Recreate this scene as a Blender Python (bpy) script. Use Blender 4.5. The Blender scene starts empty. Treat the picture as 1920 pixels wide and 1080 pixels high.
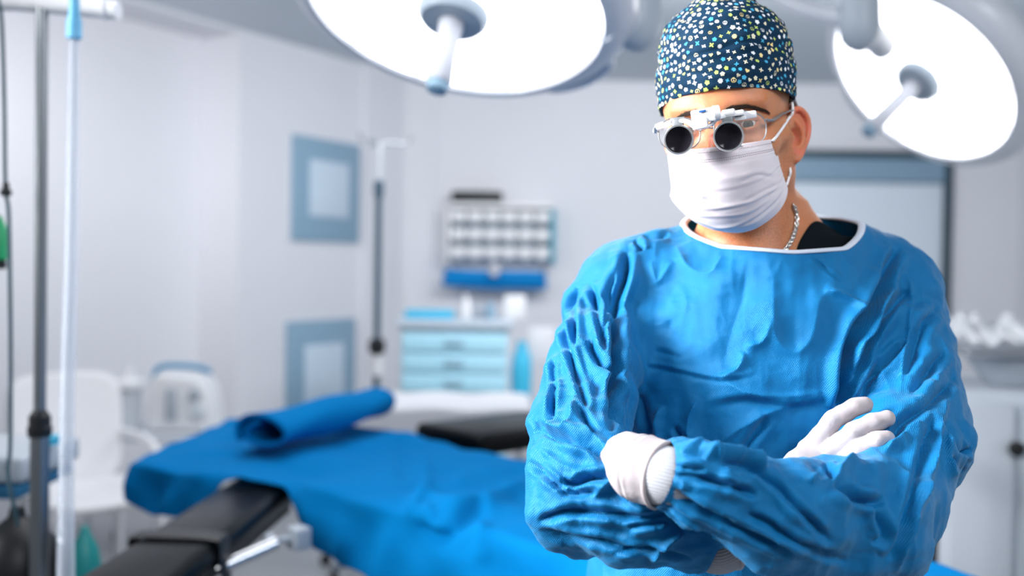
import bpy, bmesh, math, random
import numpy as np
from mathutils import Vector, Matrix
random.seed(7); RNG = np.random.RandomState(7)
SC = bpy.context.scene
COL = SC.collection
# ---------------------------------------------------------------- camera
FPX = 1920*35/36.0
CAMH = 1.45; PITCH = math.radians(1.15); ROLL = 0.015
Fw = np.array([0, math.cos(PITCH), -math.sin(PITCH)])
R0 = np.array([1.0, 0, 0]); U0 = np.cross(R0, Fw)
Rt = R0*math.cos(ROLL) + U0*math.sin(ROLL); Up = U0*math.cos(ROLL) - R0*math.sin(ROLL)
CAM = np.array([0, 0, CAMH])
cd = bpy.data.cameras.new('camera'); cam = bpy.data.objects.new('camera', cd); COL.objects.link(cam)
cd.lens = 35; cd.sensor_width = 36; cd.clip_start = .05; cd.clip_end = 100
m = Matrix.Identity(4)
for i in range(3):
    m[i][0] = Rt[i]; m[i][1] = Up[i]; m[i][2] = -Fw[i]; m[i][3] = CAM[i]
cam.matrix_world = m
cd.dof.use_dof = True; cd.dof.focus_distance = 1.05; cd.dof.aperture_fstop = 2.3
SC.camera = cam
SC.view_settings.view_transform = 'Standard'; SC.view_settings.look = 'None'
SC.view_settings.gamma = 1; SC.view_settings.use_curve_mapping = False
SC.view_settings.exposure = 0.22
SC.cycles.max_bounces = 8
SC.cycles.use_denoising = True
# ---------------------------------------------------------------- world and added area lights
w = bpy.data.worlds.new('world'); SC.world = w; w.use_nodes = True
bg = w.node_tree.nodes['Background']; bg.inputs[0].default_value = (.85, .92, 1, 1); bg.inputs[1].default_value = .22
def area(name, loc, target, sx, sy, power, color=(1, 1, 1), spread=180):
    l = bpy.data.lights.new(name, 'AREA'); l.shape = 'RECTANGLE'; l.size = sx; l.size_y = sy
    l.energy = power; l.color = color; l.spread = math.radians(spread)
    o = bpy.data.objects.new(name, l); COL.objects.link(o); o.location = loc
    d = Vector(target)-Vector(loc); o.rotation_euler = d.to_track_quat('-Z', 'Y').to_euler()
    return o
# added out-of-view area lights: key from the left, overhead fills, wall washes
area('left_key_light', (-2.0, .85, 2.25), (.3, 1.2, 1.3), 1.0, 1.3, 38, (.98, .99, 1), 66)  # added key light, cone narrowed onto the surgeon; no window is built
area('overhead_fill', (-.9, 3.2, 2.84), (-.9, 3.2, 0), 1.2, 2.0, 27, (.97, .98, 1))  # added overhead fill for the table and left side, no fixture
area('front_fill', (1.0, -.4, 2.84), (.5, 1.1, 1.4), 1.4, 1.0, 54, (.95, .97, 1))  # added fill from the front for the face, no fixture
area('back_wall_wash', (1.1, 4.45, 2.86), (1.2, 7.7, .9), 2.8, .7, 105, (.97, .98, 1))  # added light tilted to brighten the back wall, no fixture
area('jamb_wash', (-2.6, 3.6, 2.5), (-2.15, 6.2, 1.9), .8, .5, 9, (1, .98, 1), 95)  # added light aimed to brighten the niche jamb, hung below the ceiling

def P(px, py, d):
    """point seen at pixel (px,py) of the 1920x1080 frame at depth d in front of the camera"""
    return CAM + d*(Fw + (px-960)/FPX*Rt - (py-540)/FPX*Up)
def proj(V):
    q = np.asarray(V)-CAM; d = q@Fw
    return 960+FPX*(q@Rt)/d, 540-FPX*(q@Up)/d, d
def A(*a): return np.array(a, float)
def unit(v): v = np.asarray(v, float); return v/np.linalg.norm(v)

# ---------------------------------------------------------------- materials
def mat(name, col, rough=.5, metal=0, spec=.5, sss=0, sssr=(1, .3, .15), coat=0, trans=0, sheen=0, emit=None, es=0, alpha=1, ior=1.45, noise=0, nscale=8, bump=0, bscale=60):
    m = bpy.data.materials.new(name); m.use_nodes = True
    nt = m.node_tree; b = nt.nodes['Principled BSDF']
    b.inputs['Base Color'].default_value = (*col, 1)
    b.inputs['Roughness'].default_value = rough; b.inputs['Metallic'].default_value = metal
    b.inputs['Specular IOR Level'].default_value = spec; b.inputs['IOR'].default_value = ior
    if sss:
        b.inputs['Subsurface Weight'].default_value = 1; b.inputs['Subsurface Scale'].default_value = sss
        b.inputs['Subsurface Radius'].default_value = sssr
    b.inputs['Coat Weight'].default_value = coat; b.inputs['Transmission Weight'].default_value = trans
    b.inputs['Sheen Weight'].default_value = sheen; b.inputs['Alpha'].default_value = alpha
    if emit: b.inputs['Emission Color'].default_value = (*emit, 1); b.inputs['Emission Strength'].default_value = es
    if noise:
        tc = nt.nodes.new('ShaderNodeTexCoord'); n = nt.nodes.new('ShaderNodeTexNoise'); n.inputs['Scale'].default_value = nscale
        n.inputs['Detail'].default_value = 5
        nt.links.new(tc.outputs['Object'], n.inputs['Vector'])
        mx = nt.nodes.new('ShaderNodeMix'); mx.data_type = 'RGBA'; mx.blend_type = 'MULTIPLY'
        mr = nt.nodes.new('ShaderNodeMapRange'); mr.inputs[3].default_value = 1-noise; mr.inputs[4].default_value = 1+noise*.4
        nt.links.new(n.outputs['Fac'], mr.inputs[0]); mx.inputs[0].default_value = 1
        mx.inputs[6].default_value = (*col, 1); nt.links.new(mr.outputs[0], mx.inputs[7])
        nt.links.new(mx.outputs[2], b.inputs['Base Color'])
    if bump:
        tc = nt.nodes.new('ShaderNodeTexCoord'); n = nt.nodes.new('ShaderNodeTexNoise'); n.inputs['Scale'].default_value = bscale
        nt.links.new(tc.outputs['Object'], n.inputs['Vector'])
        bp = nt.nodes.new('ShaderNodeBump'); bp.inputs['Strength'].default_value = bump; bp.inputs['Distance'].default_value = .002
        nt.links.new(n.outputs['Fac'], bp.inputs['Height']); nt.links.new(bp.outputs[0], b.inputs['Normal'])
    return m

# ---------------------------------------------------------------- mesh building
class MB:
    def __init__(s): s.v = []; s.f = []; s.m = []; s.n = 0
    def add(s, V, F, mi=0):
        V = np.asarray(V, float).reshape(-1, 3); s.v.append(V)
        for f in F: s.f.append(tuple(int(i)+s.n for i in f))
        s.m += [mi]*len(F); s.n += len(V); return s
    def box(s, c, size, R=None, mi=0, bev=0.0, seg=2):
        bm = bmesh.new(); bmesh.ops.create_cube(bm, size=1)
        bmesh.ops.scale(bm, vec=size, verts=bm.verts)
        if bev: bmesh.ops.bevel(bm, geom=bm.edges[:], offset=bev, segments=seg, profile=.5, affect='EDGES')
        V = np.array([v.co[:] for v in bm.verts]); F = [[v.index for v in f.verts] for f in bm.faces]; bm.free()
        if R is not None: V = V@np.asarray(R).T
        return s.add(V+np.asarray(c, float), F, mi)
    def tube(s, pts, r, n=12, mi=0, cap=True, flat=1.0, updir=None):
        pts = np.asarray(pts, float); k = len(pts); r = np.broadcast_to(np.asarray(r, float), (k,))
        T = np.gradient(pts, axis=0); T /= np.linalg.norm(T, axis=1)[:, None]+1e-12
        u = np.cross(T[0], A(0, 0, 1) if updir is None else updir)
        if np.linalg.norm(u) < 1e-3: u = np.cross(T[0], A(1, 0, 0))
        V = []; ang = np.linspace(0, 2*np.pi, n, endpoint=False)
        for i in range(k):
            u = u-T[i]*(u@T[i]); u = u/np.linalg.norm(u); w_ = np.cross(T[i], u)
            V.append(pts[i]+r[i]*(np.cos(ang)[:, None]*u+flat*np.sin(ang)[:, None]*w_))
        V = np.concatenate(V); F = []
        for i in range(k-1):
            for j in range(n):
                a = i*n+j; b = i*n+(j+1) % n; F.append((a, b, b+n, a+n))
        if cap: F.append(tuple(range(n))[::-1]); F.append(tuple((k-1)*n+j for j in range(n)))
        return s.add(V, F, mi)
    def lathe(s, c, axis, prof, n=32, mi=0, cap=True):
        """prof: list of (along axis, radius)"""
        ax = unit(axis); u = np.cross(ax, A(0, 0, 1))
        if np.linalg.norm(u) < 1e-3: u = A(1, 0, 0)
        u = unit(u); w_ = np.cross(ax, u); ang = np.linspace(0, 2*np.pi, n, endpoint=False)
        V = np.concatenate([np.asarray(c)+h*ax+r*(np.cos(ang)[:, None]*u+np.sin(ang)[:, None]*w_) for h, r in prof])
        F = []; k = len(prof)
        for i in range(k-1):
            for j in range(n):
                a = i*n+j; b = i*n+(j+1) % n; F.append((a, b, b+n, a+n))
        if cap: F.append(tuple(range(n))[::-1]); F.append(tuple((k-1)*n+j for j in range(n)))
        return s.add(V, F, mi)
    def prism(s, poly, z0, z1, mi=0):
        n = len(poly); V = [(x, y, z0) for x, y in poly]+[(x, y, z1) for x, y in poly]
        F = [tuple(range(n))[::-1], tuple(range(n, 2*n))]+[(i, (i+1) % n, n+(i+1) % n, n+i) for i in range(n)]
        return s.add(V, F, mi)
    def build(s, name, mats, parent=None, smooth=True, sharp=40, bevel=0, recalc=True):
        V = np.concatenate(s.v); return mkobj(name, V, s.f, mats, parent, s.m, smooth, sharp, bevel, recalc)
ORI = {}
def base_of(o):
    return ORI.get(o.name, A(0, 0, 0)) if o is not None else A(0, 0, 0)
def mkobj(name, V, F, mats, parent=None, mi=None, smooth=True, sharp=40, bevel=0, recalc=True, origin=None):
    V = np.asarray(V, float)
    b = base_of(parent)
    if parent is None:
        b = A((V[:, 0].min()+V[:, 0].max())/2, (V[:, 1].min()+V[:, 1].max())/2, V[:, 2].min()) if origin is None else np.asarray(origin, float)
    me = bpy.data.meshes.new(name)
    me.from_pydata((V-b).tolist(), [], [tuple(f) for f in F])
    for q in (mats if isinstance(mats, (list, tuple)) else [mats]): me.materials.append(q)
    if mi is not None and any(mi): me.polygons.foreach_set('material_index', np.asarray(mi, dtype=np.int32))
    me.update()
    if recalc:
        bm = bmesh.new(); bm.from_mesh(me); bmesh.ops.recalc_face_normals(bm, faces=bm.faces); bm.to_mesh(me); bm.free()
    if smooth:
        me.shade_smooth()
        if sharp and sharp < 180: me.set_sharp_from_angle(angle=math.radians(sharp))
    o = bpy.data.objects.new(name, me); COL.objects.link(o)
    if parent is None: o.location = b
    else: o.parent = parent
    ORI[o.name] = b
    if bevel:
        bv = o.modifiers.new('bevel', 'BEVEL'); bv.width = bevel; bv.segments = 2; bv.limit_method = 'ANGLE'
    return o
def thing(name, label, cat, loc, group=None):
    o = bpy.data.objects.new(name, None); COL.objects.link(o); o.location = tuple(loc); o.empty_display_size = .05
    ORI[o.name] = A(*loc); tag(o, label, cat, group); return o
def tag(o, label=None, cat=None, group=None, kind=None):
    if label: o['label'] = label
    if cat: o['category'] = cat
    if group: o['group'] = group
    if kind: o['kind'] = kind
    return o

# ---------------------------------------------------------------- implicit surfaces
class Field:
    def __init__(s, xs, ys, zs):
        s.x, s.y, s.z = [np.asarray(a, np.float32) for a in (xs, ys, zs)]
        s.D = np.ones((len(xs), len(ys), len(zs)), np.float32)
    def blk(s, lo, hi):
        sl = []
        for a, l, h in zip((s.x, s.y, s.z), lo, hi):
            i0 = max(np.searchsorted(a, l)-1, 0); i1 = min(np.searchsorted(a, h)+1, len(a)); sl.append(slice(i0, max(i1, i0)))
        return sl
    def op(s, fn, lo, hi, k, mode='u', pad=.03):
        lo = np.asarray(lo)-pad-k; hi = np.asarray(hi)+pad+k; a, b, c = s.blk(lo, hi)
        if a.stop <= a.start or b.stop <= b.start or c.stop <= c.start: return s
        X = s.x[a][:, None, None]; Y = s.y[b][None, :, None]; Z = s.z[c][None, None, :]
        d = fn(X, Y, Z); D = s.D[a, b, c]
        if mode == 'u': r = np.minimum(D, d)-(np.maximum(k-np.abs(D-d), 0)**2/(4*k) if k > 0 else 0)
        else:
            d = -d; r = np.maximum(D, d)+(np.maximum(k-np.abs(D-d), 0)**2/(4*k) if k > 0 else 0)
        s.D[a, b, c] = r; return s
    def cap(s, a, b, ra, rb, k=.0, mode='u'):
        a = np.asarray(a, float); b = np.asarray(b, float); ab = b-a; L = ab@ab+1e-12
        def fn(X, Y, Z):
            t = np.clip(((X-a[0])*ab[0]+(Y-a[1])*ab[1]+(Z-a[2])*ab[2])/L, 0, 1)
            return np.sqrt((X-a[0]-t*ab[0])**2+(Y-a[1]-t*ab[1])**2+(Z-a[2]-t*ab[2])**2)-(ra+t*(rb-ra))
        R = max(ra, rb); return s.op(fn, np.minimum(a, b)-R, np.maximum(a, b)+R, k, mode)
    def ell(s, c, r, R=None, k=.0, mode='u'):
        c = np.asarray(c, float); R = np.eye(3) if R is None else np.asarray(R); rm = max(r)
        def fn(X, Y, Z):
            x, y, z = X-c[0], Y-c[1], Z-c[2]
            q = [(x*R[0, i]+y*R[1, i]+z*R[2, i]) for i in range(3)]
            k0 = np.sqrt(sum((q[i]/r[i])**2 for i in range(3))); k1 = np.sqrt(sum((q[i]/r[i]**2)**2 for i in range(3)))+1e-9
            return k0*(k0-1)/k1
        return s.op(fn, c-rm, c+rm, k, mode)
    def loft(s, tab, k=.0, p=2.3, ang=0.0):
        """tab rows: z, cx, cy, a, b"""
        t = np.array(sorted(tab), float); zz = t[:, 0]
        def fn(X, Y, Z):
            f = lambda j: np.interp(Z.ravel(), zz, t[:, j]).astype(np.float32)[None, None, :]
            cx, cy, a, b = f(1), f(2), f(3), f(4)
            x, y = X-cx, Y-cy
            if ang: x, y = x*math.cos(ang)+y*math.sin(ang), -x*math.sin(ang)+y*math.cos(ang)
            d = ((np.abs(x)/a)**p+(np.abs(y)/b)**p)**(1/p)-1
            d = d*np.minimum(a, b)
            return np.maximum(d, np.maximum(zz[0]-Z, Z-zz[-1]))
        am = t[:, 3].max(); bm_ = t[:, 4].max(); mm = max(am, bm_)
        return s.op(fn, (t[:, 1].min()-mm, t[:, 2].min()-mm, zz[0]), (t[:, 1].max()+mm, t[:, 2].max()+mm, zz[-1]), k)
    def mesh(s):
        D = s.D; nx, ny, nz = D.shape; S = D < 0
        c = [S[i:nx-1+i, j:ny-1+j, k:nz-1+k] for i in (0, 1) for j in (0, 1) for k in (0, 1)]
        cnt = sum(q.astype(np.int8) for q in c); act = (cnt > 0) & (cnt < 8)
        I, J, K = np.nonzero(act); n = len(I); vid = np.full(act.shape, -1, np.int32); vid[I, J, K] = np.arange(n)
        acc = np.zeros((n, 3)); num = np.zeros(n)
        for ax in range(3):
            oth = [q for q in range(3) if q != ax]
            for o1 in (0, 1):
                for o2 in (0, 1):
                    off = [0, 0, 0]; off[oth[0]] = o1; off[oth[1]] = o2; of2 = list(off); of2[ax] = 1
                    d0 = D[I+off[0], J+off[1], K+off[2]]; d1 = D[I+of2[0], J+of2[1], K+of2[2]]
                    mk = (d0 < 0) != (d1 < 0); t = np.where(mk, d0/(d0-d1+1e-12), 0)
                    p = np.array(off, float)[None, :].repeat(n, 0); p[:, ax] = t
                    acc += p*mk[:, None]; num += mk
        acc /= num[:, None]; g = acc+np.stack([I, J, K], 1)
        V = np.stack([np.interp(g[:, q], np.arange(len(a)), a) for q, a in enumerate((s.x, s.y, s.z))], 1)
        Fs = []
        for ax in range(3):
            sl0 = [slice(None)]*3; sl1 = [slice(None)]*3; sl0[ax] = slice(0, -1); sl1[ax] = slice(1, None)
            a0 = S[tuple(sl0)]; a1 = S[tuple(sl1)]; ch = a0 != a1
            o = [q for q in range(3) if q != ax]
            i = np.stack(np.nonzero(ch), 1); lim = np.array(D.shape)-1
            ok = (i[:, o[0]] > 0) & (i[:, o[1]] > 0) & (i[:, o[0]] < lim[o[0]]) & (i[:, o[1]] < lim[o[1]]); i = i[ok]
            inside0 = a0[tuple(i.T)]
            def vv(d1, d2):
                j = i.copy(); j[:, o[0]] += d1; j[:, o[1]] += d2; return vid[tuple(j.T)]
            q = np.stack([vv(-1, -1), vv(0, -1), vv(0, 0), vv(-1, 0)], 1)
            flip = inside0 if ax != 1 else ~inside0
            q = np.where(flip[:, None], q, q[:, ::-1]); Fs.append(q)
        F = np.concatenate(Fs); F = F[(F >= 0).all(1)]
        return V, F
def vnormals(V, F):
    a, b, c, d = (V[F[:, i]] for i in range(4)); n = np.cross(c-a, d-b)
    N = np.zeros_like(V)
    for i in range(4): np.add.at(N, F[:, i], n)
    return N/(np.linalg.norm(N, axis=1)[:, None]+1e-12)
def uniq_edges(F):
    E = np.concatenate([F[:, [0, 1]], F[:, [1, 2]], F[:, [2, 3]], F[:, [3, 0]]]); E.sort(axis=1)
    return np.unique(E, axis=0)
def lap(V, E, it=1, lam=.5, w=None):
    n = len(V); deg = np.bincount(E.ravel(), minlength=n).astype(float)[:, None]+1e-9
    for _ in range(it):
        S = np.stack([np.bincount(E[:, 0], V[E[:, 1], q], n)+np.bincount(E[:, 1], V[E[:, 0], q], n) for q in range(3)], 1)
        d = lam*(S/deg-V); V = V+(d if w is None else d*w[:, None])
    return V
def compact(V, F, extra=()):
    used = np.zeros(len(V), bool); used[F.ravel()] = True; mp = np.cumsum(used)-1
    return (V[used], mp[F])+tuple(e[used] for e in extra)
def smooth_noise(V, scale, seed, n=26):
    r = np.random.RandomState(seed); K = r.normal(size=(n, 3))/scale; ph = r.uniform(0, 2*np.pi, n)
    o = np.zeros(len(V))
    for i in range(n): o += np.sin(V@K[i]+ph[i])
    return o/math.sqrt(n/2)
def catmull(pts, n=10, closed=False):
    p = np.asarray(pts, float); k = len(p); out = []
    rng = range(k if closed else k-1)
    for i in rng:
        p0 = p[(i-1) % k] if closed or i > 0 else 2*p[0]-p[1]; p1 = p[i]; p2 = p[(i+1) % k]
        p3 = p[(i+2) % k] if closed or i < k-2 else 2*p[-1]-p[-2]
        for t in np.linspace(0, 1, n, endpoint=False):
            out.append(.5*(2*p1+(p2-p0)*t+(2*p0-5*p1+4*p2-p3)*t*t+(3*p1-p0-3*p2+p3)*t**3))
    if not closed: out.append(p[-1])
    return np.array(out)
# ================================================================= the room
M_wall = mat('painted wall', (.735, .745, .79), rough=.55, noise=.04, nscale=1.5)
M_ceil = mat('ceiling paint', (.60, .66, .72), rough=.8)
M_floor = mat('vinyl floor', (.33, .34, .36), rough=.35, noise=.15, nscale=3)
M_wp = mat('white plastic', (.80, .81, .83), rough=.35)
M_gp = mat('grey plastic', (.42, .47, .53), rough=.4)
M_st = mat('stainless steel', (.62, .63, .65), rough=.25, metal=1)
M_dark = mat('black plastic', (.008, .009, .011), rough=.45)
M_vinyl = mat('black vinyl', (.002, .003, .004), rough=.30, spec=.14)
M_drape = mat('blue drape cloth', (.0, .175, .46), rough=.85, spec=.06, bump=.3, bscale=250)
M_cab = mat('light blue drawer', (.42, .74, .88), rough=.4)
M_teal = mat('teal plastic', (.02, .30, .30), rough=.4)
M_cyan = mat('cyan plastic', (.05, .48, .72), rough=.4)
M_bluep = mat('bright blue plastic', (.0, .24, .62), rough=.5, spec=.2)
M_sheet = mat('white sheet', (.68, .69, .73), rough=.8)
M_panel = mat('grey blue panel', (.24, .38, .50), rough=.5)
M_panel2 = mat('pale blue plate', (.55, .66, .76), rough=.5)
def S(o): return tag(o, kind='structure')
CZ = 2.90
uW = A(.512, .859); nW = A(.859, -.512); C1 = A(-1.70, 6.17); J = C1-nW*.334
K = lambda s: C1+uW*s
Bk = A(-.577, 7.69); P2 = K(1.583)
# walls as prisms in plan
def wallprism(name, poly, m_=M_wall, z0=0, z1=CZ):
    b = MB(); b.prism([tuple(p) for p in poly], z0, z1); return S(b.build(name, m_, smooth=False))
Jl = J-uW*4.6
wallprism('wall_niche', [Jl, J, J-nW*.15, Jl-nW*.15])
# jamb with a small flare at the top: the corner of the left wall
wallprism('wall_left', [C1, K(1.178), K(1.178)-nW*.6, C1-nW*.334, ])
wallprism('trim_1', [K(1.178), K(1.178)+nW*.045, K(1.583)+nW*.045, K(1.583), K(1.583)-nW*.5, K(1.178)-nW*.5])
wallprism('wall_corner', [P2, Bk, Bk+A(-.1, .3), P2+A(-.3, .3)])
wallprism('wall_back', [Bk, (5.2, 7.69), (5.2, 7.9), Bk+A(0, .21)])
wallprism('wall_right', [(3.9, -1.5), (4.1, -1.5), (4.1, 7.9), (3.9, 7.9)])
wallprism('ceiling', [(-5.2, -1.5), (4.1, -1.5), (4.1, 8), (-5.2, 8)], M_ceil, CZ, CZ+.1)
wallprism('floor', [(-5.2, -2.5), (4.1, -2.5), (4.1, 8), (-5.2, 8)], M_floor, -.1, 0)
# soffit over the niche
wallprism('trim_2', [C1, J, Jl, Jl+nW*.334], M_wall, CZ-.03, CZ)
# ---- panels on the left wall
for (s0, s1, z0, z1, i0, i1, j0, j1, lb) in ((.457, 1.137, 1.61, 2.31, .61, 1.003, 1.78, 2.16, 'grey-blue wall panel with a pale square plate, the upper of two'),
                                       (.42, 1.11, .38, 1.075, .58, .97, .47, .91, 'grey-blue wall panel low on the wall behind the blue draped table')):
    t = thing('wall_panel', lb, 'panel', (*K((s0+s1)/2), z0), 'panels on the left wall'); b = MB()
    Rw = np.stack([np.append(uW, 0), np.append(nW, 0), A(0, 0, 1)], 1)
    b.box((*(K((s0+s1)/2)+nW*.012), (z0+z1)/2), (s1-s0, .024, z1-z0), Rw, 0, .006); b.build('backplate', M_panel, t)
    b = MB(); b.box((*(K((i0+i1)/2)+nW*.03), (j0+j1)/2), (i1-i0, .016, j1-j0), Rw, 0, .006); b.build('plate', M_panel2, t)
# ---- door on the back wall
x0, x1, zt = 1.55, 3.33, 2.36
M_frame = mat('dark grey door frame', (.02, .05, .07), rough=.4)
D = thing('door_1', None, None, (2.4, 7.69, 0)); D['kind'] = 'structure'
b = MB(); b.box((x1, 7.66, zt/2), (.065, .08, zt), None, 0, .004).box((x0, 7.66, zt/2), (.065, .08, zt), None, 0, .004).box(((x0+x1)/2, 7.66, zt), (x1-x0+.06, .08, .06), None, 0, .004)
b.build('door_frame', M_frame, D)
b = MB(); b.box(((x0+x1)/2, 7.655, zt-.12), (x1-x0-.06, .05, .18), None, 0, .003); b.build('recess_shade_strip', mat('blue grey painted shade', (.22, .34, .45), rough=.5), D)  # strip whose colour stands in for the shade of the door recess
b = MB(); b.box(((x0+x1)/2, 7.665, (zt-.21)/2), (x1-x0-.06, .03, zt-.23), None, 0, .003); b.build('door_leaf', mat('pale door leaf', (.66, .74, .82), rough=.4), D)
b = MB(); b.tube([(x0+.15, 7.63, .95), (x0+.15, 7.60, .97), (x0+.15, 7.60, 1.23), (x0+.15, 7.63, 1.25)], .012); b.build('door_handle', M_st, D)

# ================= surgical lights
M_house = mat('lamp housing white', (.80, .82, .87), rough=.3, coat=.3)
M_hub = mat('lamp hub grey', (.36, .43, .50), rough=.4)
def plate_mat():
    m = mat('lit lamp glass', (.9, .9, .92), rough=.3, emit=(1, .985, 1), es=3.2)
    nt = m.node_tree; bs = nt.nodes['Principled BSDF']; tc = nt.nodes.new('ShaderNodeTexCoord'); v = nt.nodes.new('ShaderNodeTexVoronoi'); v.inputs['Scale'].default_value = 14
    nt.links.new(tc.outputs['Object'], v.inputs['Vector']); mr = nt.nodes.new('ShaderNodeMapRange'); mr.inputs[1].default_value = .1; mr.inputs[2].default_value = .5; mr.inputs[3].default_value = 1.5; mr.inputs[4].default_value = 3.6
    nt.links.new(v.outputs['Distance'], mr.inputs[0]); nt.links.new(mr.outputs[0], bs.inputs['Emission Strength']); return m
M_plate = plate_mat()
def surgical_light(px_, py_, d, cosv, dx, dy, label, armpts, yoke_side, kn, hl_):
    c = P(px_, py_, d); toc = unit(CAM-c); im = unit(dx*Rt-dy*Up); im = unit(im-toc*(im@toc)); n = unit(cosv*toc+math.sqrt(1-cosv**2)*im)
    t = thing('surgical_light', label, 'surgical light', c, 'ceiling surgical lights'); Rr = .325
    b = MB(); b.lathe(c, n, [(-.190, .03), (-.188, .12), (-.175, .24), (-.135, .345), (-.085, .392), (-.040, .396), (-.010, .375), (.006, .352), (.008, Rr+.004), (-.004, Rr), (-.01, Rr-.02)], 72, 0, cap=False); b.build('housing', M_house, t, sharp=50)
    b = MB(); b.lathe(c, n, [(.0, Rr), (.004, Rr*.8), (.007, .12), (.008, .07)], 72, 0, cap=False); b.build('lamp_glass', M_plate, t, sharp=180)
    b = MB(); b.lathe(c, n, [(.0, .080), (.022, .078), (.034, .068), (.036, .030), (.024, .026), (.024, .001)], 48, 0, cap=False); hb = b.build('hub', M_hub, t)
    b = MB(); b.lathe(c, n, [(.02, .030), (.06, .025), (hl_*.65, .024), (hl_-.005, .028), (hl_, .025)], 24); hd = b.build('handle', mat('pale lamp handle', (.52, .54, .60), rough=.6), t)
    b = MB(); b.lathe(c, n, [(hl_, .024), (hl_+.018, .022), (hl_+.022, .012)], 24); b.build('handle_cap', M_panel, hd)
    # grip rails on the rim
    e1 = unit(np.cross(n, A(0, 0, 1))); e2 = np.cross(n, e1)
    for a0 in (yoke_side+1.9, yoke_side+3.9):
        b = MB(); pt = [c-n*.03+(e1*math.cos(a_)+e2*math.sin(a_))*r for a_, r in ((a0-.28, .355), (a0-.25, .395), (a0, .405), (a0+.25, .395), (a0+.28, .355))]
        b.tube(catmull(pt, 6), .011, 10); b.build('grip_rail', M_house, t)
    # yoke and arm
    yp = c-n*.05+(e1*math.cos(yoke_side)+e2*math.sin(yoke_side))*.36
    b = MB(); A_ = [P(*q) for q in armpts]; b.tube(catmull([P(*kn), A_[0]], 4), .038, 20); b.build('knuckle', mat('white enamel', (.74, .77, .82), rough=.3), t)
    b = MB(); dr = unit(A_[1]-A_[0]); b.lathe(A_[0]-A(0, 0, .06), (0, 0, 1), [(-.02, .012), (-.008, .034), (.012, .050), (.045, .056), (.12, .052), (.125, .03)], 28); b.build('joint', mat('grey joint', (.50, .56, .62), rough=.4), t)
    b = MB(); b.tube(catmull(A_, 8), .026, 16); top = A_[-1]; b.tube([top, A(top[0], top[1], CZ)], .03, 16); b.lathe(A(top[0], top[1], CZ-.05), (0, 0, 1), [(0, .06), (.04, .11), (.05, .11)], 32); b.build('arm', M_house, t)
surgical_light(852, 18, 2.17, .55, -.215, .977, 'large round surgical light with lit glass, above the draped table left of the surgeon', [(1195, 30, 2.25), (1235, -90, 2.5), (1180, -260, 3.0)], 0.15, (1128, 45, 2.16), .185)
surgical_light(1726, 148, 3.3, .62, -.70, .71, 'round surgical light with lit glass, above the surgeon at the right', [(1612, 42, 2.72), (1480, 2, 2.9), (1330, -120, 3.3)], 2.6, (1655, 88, 2.90), .27)

# ================= operating table
Tt = thing('operating_table', 'black padded operating table with arm boards under a blue drape', 'operating table', (-.1, 2.5, 0))
ta = unit(A(.65, -.76, 0)); tn = A(.76, .65, 0); tc_ = A(-.16, 2.42, 0)
RT = np.stack([ta, tn, A(0, 0, 1)], 1)
b = MB(); b.box(tc_+ta*.0+A(0, 0, .855)+tn*.12, (1.96, .34, .08), RT, 0, .025, 3); b.build('mattress', M_vinyl, Tt)
b = MB(); b.box(tc_+A(0, 0, .79)+tn*.12, (1.86, .30, .05), RT, 0, .01); b.build('frame', mat('table frame grey', (.45, .45, .47), rough=.4), Tt)
for sd in (-1, 1):
    b = MB(); b.box(tc_+A(0, 0, .79)+tn*(.12+sd*.162), (1.6, .012, .03), RT, 0, .003); b.build('side_rail', M_st, Tt)
b = MB(); b.box(tc_+A(0, 0, .45)+tn*.04, (.34, .24, .66), RT, 0, .03); b.build('column', mat('table column', (.6, .6, .62), rough=.35), Tt)
b = MB(); b.box(tc_+A(0, 0, .06)+tn*.04, (1.1, .5, .12), RT, 0, .04, 3); b.build('base', mat('table base', (.55, .55, .57), rough=.4), Tt)
# arm boards
ad = unit(A(-.65, 1.70, 0)-A(-.60, 2.60, 0)); Ra = np.stack([ad, np.cross(A(0, 0, 1), ad), A(0, 0, 1)], 1); ac = A(-.665, 2.12, .858)
b = MB(); b.box(ac+A(.0, 0, .0), (1.0, .175, .065), Ra, 0, .024, 4); ab = b.build('arm_board', M_vinyl, Tt)
b = MB(); b.box(ac-A(0, 0, .045), (.95, .14, .02), Ra, 0, .005); b.build('board_plate', M_dark, ab)
sc = ac+ad*.10
b = MB(); pth = [sc+Ra[:, 1]*y_+A(0, 0, z_) for y_, z_ in ((-.10, -.10), (-.094, .02), (-.08, .037), (0, .040), (.08, .037), (.094, .02), (.100, -.10), (.103, -.26))]
b.tube(catmull(pth, 6), .030, 12, flat=.09, updir=A(0, 0, 1) if False else np.cross(ad, A(0, 0, 1))); b.build('strap', M_dark, ab)
b = MB(); pc = A(-.02, 3.33, .90); Rb = np.stack([unit(A(.55, .5, 0)), unit(A(-.5, .55, 0)), A(0, 0, 1)], 1); b.box(pc, (.50, .34, .07), Rb, 0, .024, 4); b.build('arm_board', M_vinyl, Tt)
# clamp under the near edge
cp = P(560, 1008, 2.22); b = MB(); b.box(cp, (.05, .04, .05), RT, 0, .006); b.tube([cp, cp+A(-.05, -.03, .0)], .008); b.lathe(cp+A(-.05, -.03, 0), (-.8, -.5, 0), [(0, .018), (.012, .02), (.02, .014)], 16); b.build('rail_clamp', M_gp, Tt)
cp = P(465, 1045, 2.05); b = MB(); b.tube([cp-A(.06, .02, .02), cp+A(.05, .04, .02)], .014, 14); b.build('chrome_lever', M_st, Tt)

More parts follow.
